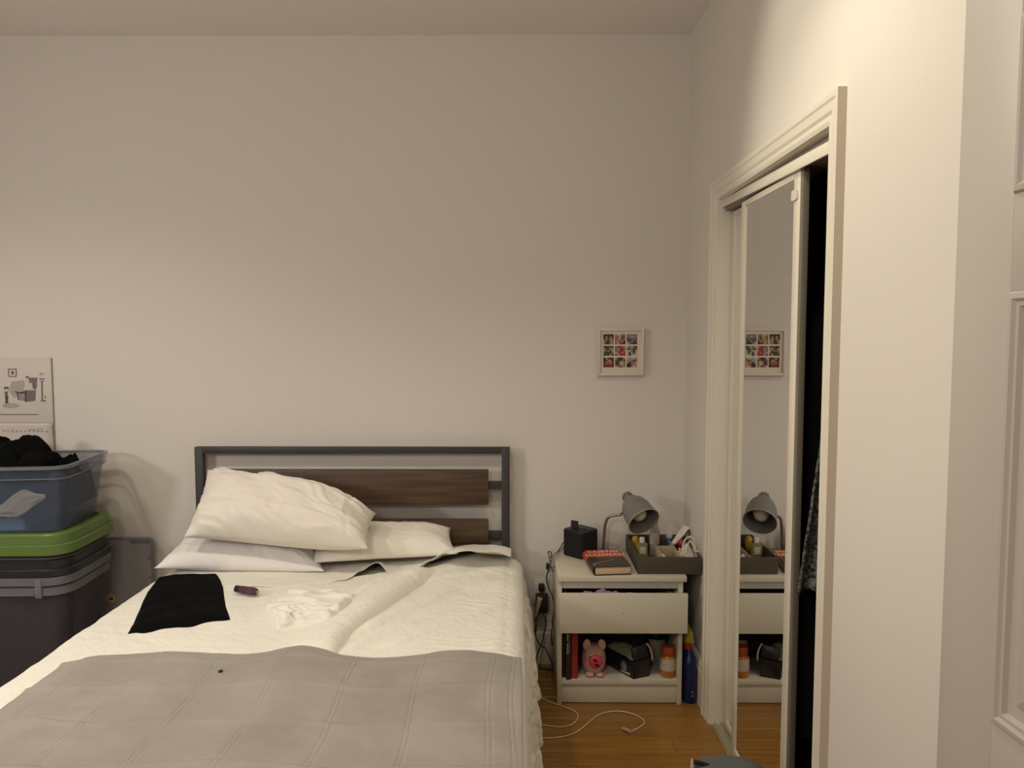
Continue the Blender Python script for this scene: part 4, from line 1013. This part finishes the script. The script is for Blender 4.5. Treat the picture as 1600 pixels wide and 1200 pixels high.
# drawstring bag
p = onY(1077, 868, 3.12)
db = thing('drawstring_bag', (.70, 3.12, NZ + .006), 'pale cloth drawstring bag bunched in the right compartment of the tray', 'bag')
def dfn(u, v):
    a = u * 2 * PI; r_ = (.034, .038, .036, .026, .012, .014)[min(5, int(v * 5))] if False else .034 + .006 * math.sin(v * PI) - .026 * sm(.45, .95, v)
    r_ *= 1 + .10 * math.sin(a * 7 + v * 3) * (.3 + v) + .06 * math.sin(a * 3)
    return (.702 + r_ * .9 * math.cos(a), 3.13 + r_ * 1.3 * math.sin(a), NZ + .006 + .098 * v)
MB().grid(dfn, 48, 16, closed_u=True).build('pouch', 'whitecloth', db, smooth=True)
for dl in ([(1068, 862), (1067, 852), (1071, 843), (1077, 839), (1083, 841), (1086, 850), (1087, 862), (1090, 870)], [(1072, 866), (1074, 852), (1079, 846), (1083, 852), (1086, 861), (1092, 861), (1096, 866)], [(1088, 861), (1087, 868), (1091, 873), (1092, 870)], [(1061, 857), (1064, 861), (1063, 868)]):
    MB().tube([onY(a, b_, 3.075 + .01 * math.sin(i)) for i, (a, b_) in enumerate(dl)], .0032, 8, 6).build('cord', 'rope', db, smooth=True)

# --- lower shelf
SZ = .102
def book(name, x0, x1_, y0_, hgt, m, label, lean=0, depth=.14):
    r = thing(name, ((x0 + x1_) / 2, y0_ + depth / 2, SZ), label, 'book', 'books on the nightstand shelf')
    rm = rotz(0); t = .0022
    def B(n_, a, b_, mm, par=r): return MB().box(a, b_, Matrix.Rotation(lean, 3, 'Y'), (x1_, y0_, SZ)).build(n_, mm, par, bevel=.0008, seg=1)
    B('cover', (x0, y0_, SZ + .0005), (x0 + t, y0_ + depth, SZ + hgt), m); B('cover', (x1_ - t, y0_, SZ + .0005), (x1_, y0_ + depth, SZ + hgt), m)
    sp_ = B('spine', (x0 + t, y0_, SZ + .0005), (x1_ - t, y0_ + t, SZ + hgt), m)
    B('page_block', (x0 + t, y0_ + t, SZ + .004), (x1_ - t, y0_ + depth - .004, SZ + hgt - .004), 'pages')
    return r, sp_
SX = NX0 + .020
book('book', SX, SX + .015, 3.055, .205, 'maroon', 'thin dark brown book against the left side of the shelf')
r, sp_ = book('book', SX + .0155, SX + .035, 3.032, .205, 'cover_dark', 'near-black book with pale lettering down its spine on the shelf')
rb = random.Random(3)
for col, (xo, w2) in enumerate(((.006, .0055), (.0125, .003))):
    for k in range(9 if col == 0 else 12):
        z1_ = SZ + .188 - k * (.0092 if col == 0 else .0068)
        if rb.random() < .12: continue
        bx('glyph', (SX + .0155 + xo - w2 / 2, 3.0313, z1_ - (.0066 if col == 0 else .0042)), (SX + .0155 + xo + w2 / 2 * rb.uniform(.5, 1), 3.0319, z1_), 'label', r, bevel=0)
book('book', SX + .038, SX + .064, 3.042, .208, 'red', 'dull red book standing next to the plush pig')
# plush pig
pgx = onY(929, 1035, 3.07).x; pgy = 3.09
pig = thing('toy_pig', (pgx, pgy, SZ), 'round pink toy pig with a bright pink snout on the shelf', 'toy')
def blob(name, m, c, rx, ry, rz, par, mtx_=None, nseg=22, sq=1.0):
    pr2 = []
    b = MB(); rings = []
    for j in range(1, 14):
        th = PI * j / 14; z_ = -math.cos(th); r_ = math.sin(th) ** sq
        rings.append([(c[0] + rx * r_ * math.cos(2 * PI * k / nseg), c[1] + ry * r_ * math.sin(2 * PI * k / nseg), c[2] + rz * z_) for k in range(nseg)])
    b.rings(rings); 
    if mtx_ is not None: b.v = [Vector(c) + mtx_ @ (v - Vector(c)) for v in b.v]
    return b.build(name, m, par, smooth=True)
pc = onY(929, 1040, pgy)
blob('body', 'pig', (pgx, pgy + .012, SZ + .062), .050, .058, .060, pig, sq=.8)
blob('head', 'pig', (pgx, pgy - .008, SZ + .082), .044, .040, .042, pig, sq=.9)
for s_ in (-1, 1):
    e = blob('ear', 'pig', (pgx + s_ * .031, pgy - .004, SZ + .124), 0.0165, .009, .024, pig, Matrix.Rotation(R(-8 * s_), 3, 'Y'))
    blob('eye', 'eye', (pgx + s_ * .022, pgy - .0475, SZ + .090), .0032, .003, .0048, pig)
    blob('foot', 'pig', (pgx + s_ * .020, pgy - .026, SZ + .010), .018, .022, .0095, pig)
blob('mouth', 'snout', (pgx, pgy - .0535, SZ + .046), .0055, .003, .004, pig)
sn = MB().lathe([(.026, 0), (.028, .005), (.027, .012), (.023, .015), (.001, .0155)], 30, T(pgx + .002, pgy - .042, SZ + .072) @ Matrix.Rotation(R(90), 4, 'X')).build('snout', 'snout', pig, smooth=True, angle=50)
for dx_, dz_ in ((-.005, .008), (.002, -.007)):
    blob('nostril', 'eye', (pgx + .002 + (dx_ + .002), pgy - .0578, SZ + .070 + dz_ * 1.3), .0100, .002, .0048, sn, Matrix.Rotation(R(35), 3, 'Y'))
# black printed carton
ct = thing('tissue_box', (.48, 3.12, SZ), 'black printed carton turned cornerwise, clear film sticking out of its top', 'box')
k0 = onZ(992, 1069, SZ + .001); k1 = onZ(1018, 1062, SZ + .001); k2 = onZ(950, 1037, SZ + .001)
k0.y = max(k0.y, 3.035)
e1 = Vector((math.cos(R(24)), math.sin(R(24)), 0)); e2 = Vector((-math.sin(R(33)), math.cos(R(33)), 0))
L1, L2, CHt = .078, .19, .085
def cp(u, v, z): return k0 + e1 * L1 * u + e2 * L2 * v + Vector((0, 0, z))
MB().hexa([cp(0, 0, 0), cp(1, 0, 0), cp(1, 1, 0), cp(0, 1, 0), cp(0, 0, CHt - .02), cp(1, 0, CHt - .006), cp(1, 1, CHt), cp(0, 1, CHt - .014)]).build('carton', 'carton', ct, bevel=.002)
MB().hexa([cp(.08, .03, CHt - .012), cp(1, .03, CHt - .004), cp(1, .1, CHt), cp(.08, .1, CHt), cp(.15, .12, CHt + .035), cp(.95, .10, CHt + .045), cp(.95, .14, CHt + .045), cp(.15, .16, CHt + .035)]).build('flap', 'carton', ct, bevel=.001)
def ffn(u, v):
    p_ = cp(.0 + .98 * u, .05 + .9 * v, CHt - .008 + .030 * math.sin(u * PI) ** .7 * math.sin(v * PI) ** .5 + .006 * noise.noise(Vector((u * 5, v * 6, 2)))); return p_
MB().grid(ffn, 26, 26).build('film', 'film', ct, smooth=True, solid=.0008)
MB().tube([cp(1.0, .12, CHt + .045), cp(1.10, .06, CHt + .03), cp(1.16, .02, CHt + .005), cp(1.15, .0, CHt - .02)], lambda t: .0035, 6, 6).build('film_edge', 'whiteplastic', ct, smooth=True)
nv = e2.cross(Vector((0, 0, 1))).normalized() * -1
lc = cp(0, .30, CHt * .42) - e1 * .0012
lb_ = MB(); lb_.rings([[lc + e2 * .018 * math.cos(2 * PI * k / 20) + Vector((0, 0, .020 * math.sin(2 * PI * k / 20))) - e1 * d_ for k in range(20)] for d_ in (0, .0006)]); lb_.build('oval_label', 'blueprint', ct)
for k in range(4):
    a, b_ = cp(.30 + .04 * k, 0, .012 + k * .012) , cp(.92, 0, .014 + k * .012)
    n2 = (e1.cross(Vector((0, 0, 1)))) * .0008
    MB().hexa([a + n2, b_ + n2, b_, a, a + n2 + Vector((0, 0, .0016)), b_ + n2 + Vector((0, 0, .0016)), b_ + Vector((0, 0, .0016)), a + Vector((0, 0, .0016))]).build('text_line', 'inner_dark', ct)
a, b_ = cp(0, .10, .010) - e1 * .001, cp(0, .42, .006) - e1 * .001
MB().hexa([a, b_, b_ + e1 * .0006, a + e1 * .0006, a + Vector((0, 0, .008)), b_ + Vector((0, 0, .006)), b_ + e1 * .0006 + Vector((0, 0, .006)), a + e1 * .0006 + Vector((0, 0, .008))]).build('white_strip', 'label', ct)
# orange jar
jx = onY(1043.5, 1050, 3.075).x
jr = thing('vitamin_jar', (jx, 3.075, SZ), 'amber jar with orange lid and paper label, right end of the shelf', 'jar')
MB().lathe([(.001, 0), (.029, .001), (.032, .006), (.0325, .075), (.029, .088), (.024, .091)], 32, T(jx, 3.075, SZ + .0005)).build('body', 'amber', jr, smooth=True, angle=50)
MB().lathe([(.025, .0915), (.0265, .093), (.0265, .122), (.0245, .125), (.001, .1255)], 32, T(jx, 3.075, SZ + .0005)).build('lid', 'orange', jr, smooth=True, angle=40)
MB().lathe([(.0330, .030), (.0331, .031), (.0331, .079), (.0330, .080)], 32, T(jx, 3.075, SZ + .0005), False, False).build('label', 'label', jr, smooth=True)
# things further back
jx2 = onY(1026, 1030, 3.20).x
j2 = thing('dark_jar', (jx2, 3.2, SZ), 'clear jar with dark green lid behind the amber jar', 'jar')
MB().lathe([(.001, 0), (.034, .001), (.036, .006), (.036, .10), (.030, .11)], 28, T(jx2, 3.20, SZ + .0005)).build('body', 'frost', j2, smooth=True, angle=50)
MB().lathe([(.036, .1105), (.038, .112), (.038, .150), (.034, .153), (.001, .154)], 28, T(jx2, 3.20, SZ + .0005)).build('lid', mat('dark_green_plastic', (14, 24, 18), .5), j2, smooth=True, angle=40)
lump('dark_filler_cloth', .40, 3.315, .20, .06, SZ + .001, .27, 'maroon', 'dark cloth added to darken the back of the nightstand shelf', 'cloth', 50, rot=0, flat=8)  # added filler that keeps the back of the shelf dark

# spray bottle between nightstand and wall
bxp = .706; byp = 3.075
sb = thing('spray_bottle', (bxp, byp, 0), 'dark blue spray bottle with yellow trigger head between nightstand and wall', 'bottle')
MB().rings([[(x, y_, z) for x, y_ in rrect(bxp, byp, hx_, hy_, min(hx_, hy_) * .8, 4)] for hx_, hy_, z in ((.024, .036, .0), (.027, .040, .005), (.027, .040, .15), (.022, .034, .185), (.014, .016, .205), (.012, .012, .215))]).build('body', 'blue', sb, smooth=True, angle=50)
MB().lathe([(.014, .2155), (.0155, .217), (.0155, .240), (.013, .243)], 20, T(bxp - .006, byp, 0)).build('collar', 'redplastic', sb, smooth=True, angle=40)
MB().hexa([(bxp - .022, byp - .02, .2435), (bxp + .018, byp - .02, .2435), (bxp + .018, byp + .03, .2435), (bxp - .022, byp + .03, .2435), (bxp - .018, byp - .045, .30), (bxp + .004, byp - .045, .30), (bxp + .004, byp + .04, .305), (bxp - .018, byp + .04, .305)]).build('trigger_head', 'yellow', sb, bevel=.004)
for zz_ in (.035, .05): MB().lathe([(.004, 0), (.004, .0006)], 10, T(bxp + .006, byp - .0405, zz_) @ Matrix.Rotation(R(90), 4, 'X')).build('print_dot', 'blueprint', sb)

# ============================================================ CLOSET contents
rod = bx('closet_rod', (1.10, 1.705, 1.70), (1.125, 3.095, 1.725), 'metal', bevel=.008); props(rod, 'dark rail inside the closet behind the mirrored doors', 'rail')
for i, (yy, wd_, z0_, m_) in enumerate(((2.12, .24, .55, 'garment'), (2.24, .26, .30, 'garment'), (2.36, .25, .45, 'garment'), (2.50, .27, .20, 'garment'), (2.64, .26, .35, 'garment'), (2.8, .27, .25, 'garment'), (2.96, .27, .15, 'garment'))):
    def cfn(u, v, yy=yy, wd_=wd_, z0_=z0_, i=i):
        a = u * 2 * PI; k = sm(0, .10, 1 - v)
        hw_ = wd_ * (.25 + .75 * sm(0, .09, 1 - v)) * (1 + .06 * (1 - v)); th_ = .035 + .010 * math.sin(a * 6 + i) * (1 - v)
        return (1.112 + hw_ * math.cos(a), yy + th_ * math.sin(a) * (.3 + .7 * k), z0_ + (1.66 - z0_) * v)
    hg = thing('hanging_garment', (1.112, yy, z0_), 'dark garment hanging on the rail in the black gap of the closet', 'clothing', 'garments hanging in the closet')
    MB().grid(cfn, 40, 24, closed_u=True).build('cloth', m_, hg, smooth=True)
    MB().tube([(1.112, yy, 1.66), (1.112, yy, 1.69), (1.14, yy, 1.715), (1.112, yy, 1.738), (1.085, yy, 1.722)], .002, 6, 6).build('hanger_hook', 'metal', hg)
# patterned knit piece hanging near the opening
def kfn(u, v):
    p0 = onY(1251, 925, 2.05); p1 = onY(1277, 755, 2.05)
    xl = p0.x + (p1.x - p0.x) * v + .006 * math.sin(v * 9)
    x = xl + u * .14
    return (x, 2.05 + .018 * math.sin(u * 14) , p0.z + (1.30 - p0.z) * v * (1 if True else 1) - .012 * math.sin(u * 5) * (1 - v))
def kfn2(u, v):
    z0_ = onY(1256, 928, 2.05).z; z1_ = onY(1276, 750, 2.05).z
    xa = onY(1250, 928, 2.05).x; xb = onY(1277, 750, 2.05).x
    z = z0_ + (1.35 - z0_) * v; t = min(1.0, (z - z0_) / (z1_ - z0_))
    x = xa + (xb - xa) * ((z - z0_) / (z1_ - z0_)) + u * (.13)
    return (x, 2.05 + .016 * math.sin(u * 12) + .004 * nz(x, z, 3, 20), z + .010 * math.sin(u * 7) * (1 - v))
props(MB().grid(kfn2, 26, 60).build('knit_scarf', 'knit', smooth=True, solid=.008), 'black and grey speckled knit scarf hanging in the closet gap', 'scarf')

# ============================================================ grey bag corner on the floor, bottom right
bc = onZ(1128, 1230, .10)
bg = thing('fabric_bag', (bc.x, bc.y - .1, 0), 'slate grey fabric bag on the floor in front of the mirrored door', 'bag')
bgc = Vector((onY(1135, 1187, 2.02).x, 2.02, 0)); ztop = onY(1135, 1187, 2.02).z
def bfn(u, v):
    a = u * 2 * PI; r_ = math.sin(min(1, v * 1.02) * PI * .5) ** .45 if v < 1 else 1
    w_ = 1 - v; rx = .150 * (1 - w_ ** 3.2) ** .5 if w_ < 1 else 0
    rx = .150 * math.sin(max(.0001, v) * PI / 2) ** .6; ry = .105 * math.sin(max(.0001, v) * PI / 2) ** .6
    return (bgc.x + rx * math.cos(a) * (1 + .04 * math.sin(3 * a)), bgc.y - .02 + ry * math.sin(a), ztop * (1 - v ** 2.6) + .003 * math.sin(a * 9) * v)
MB().grid(bfn, 56, 26, closed_u=True).build('body', 'greyfabric', bg, smooth=True)
fa = onY(1081, 1184, 2.0)
MB().hexa([(fa.x - .022, 1.99, .02), (fa.x + .028, 1.99, .02), (fa.x + .028, 2.03, .02), (fa.x - .022, 2.03, .02), (fa.x - .002, 1.995, fa.z), (fa.x + .003, 1.995, fa.z - .004), (fa.x + .003, 2.0, fa.z - .004), (fa.x - .002, 2.0, fa.z)]).build('tag', 'whiteplastic', bg)
MB().tube([(fa.x + .003, 2.0, fa.z - .012), (fa.x + .02, 2.0, fa.z - .014), (fa.x + .045, 2.0, fa.z - .022)], .006, 8, 4).build('strap', 'cable', bg, smooth=True)
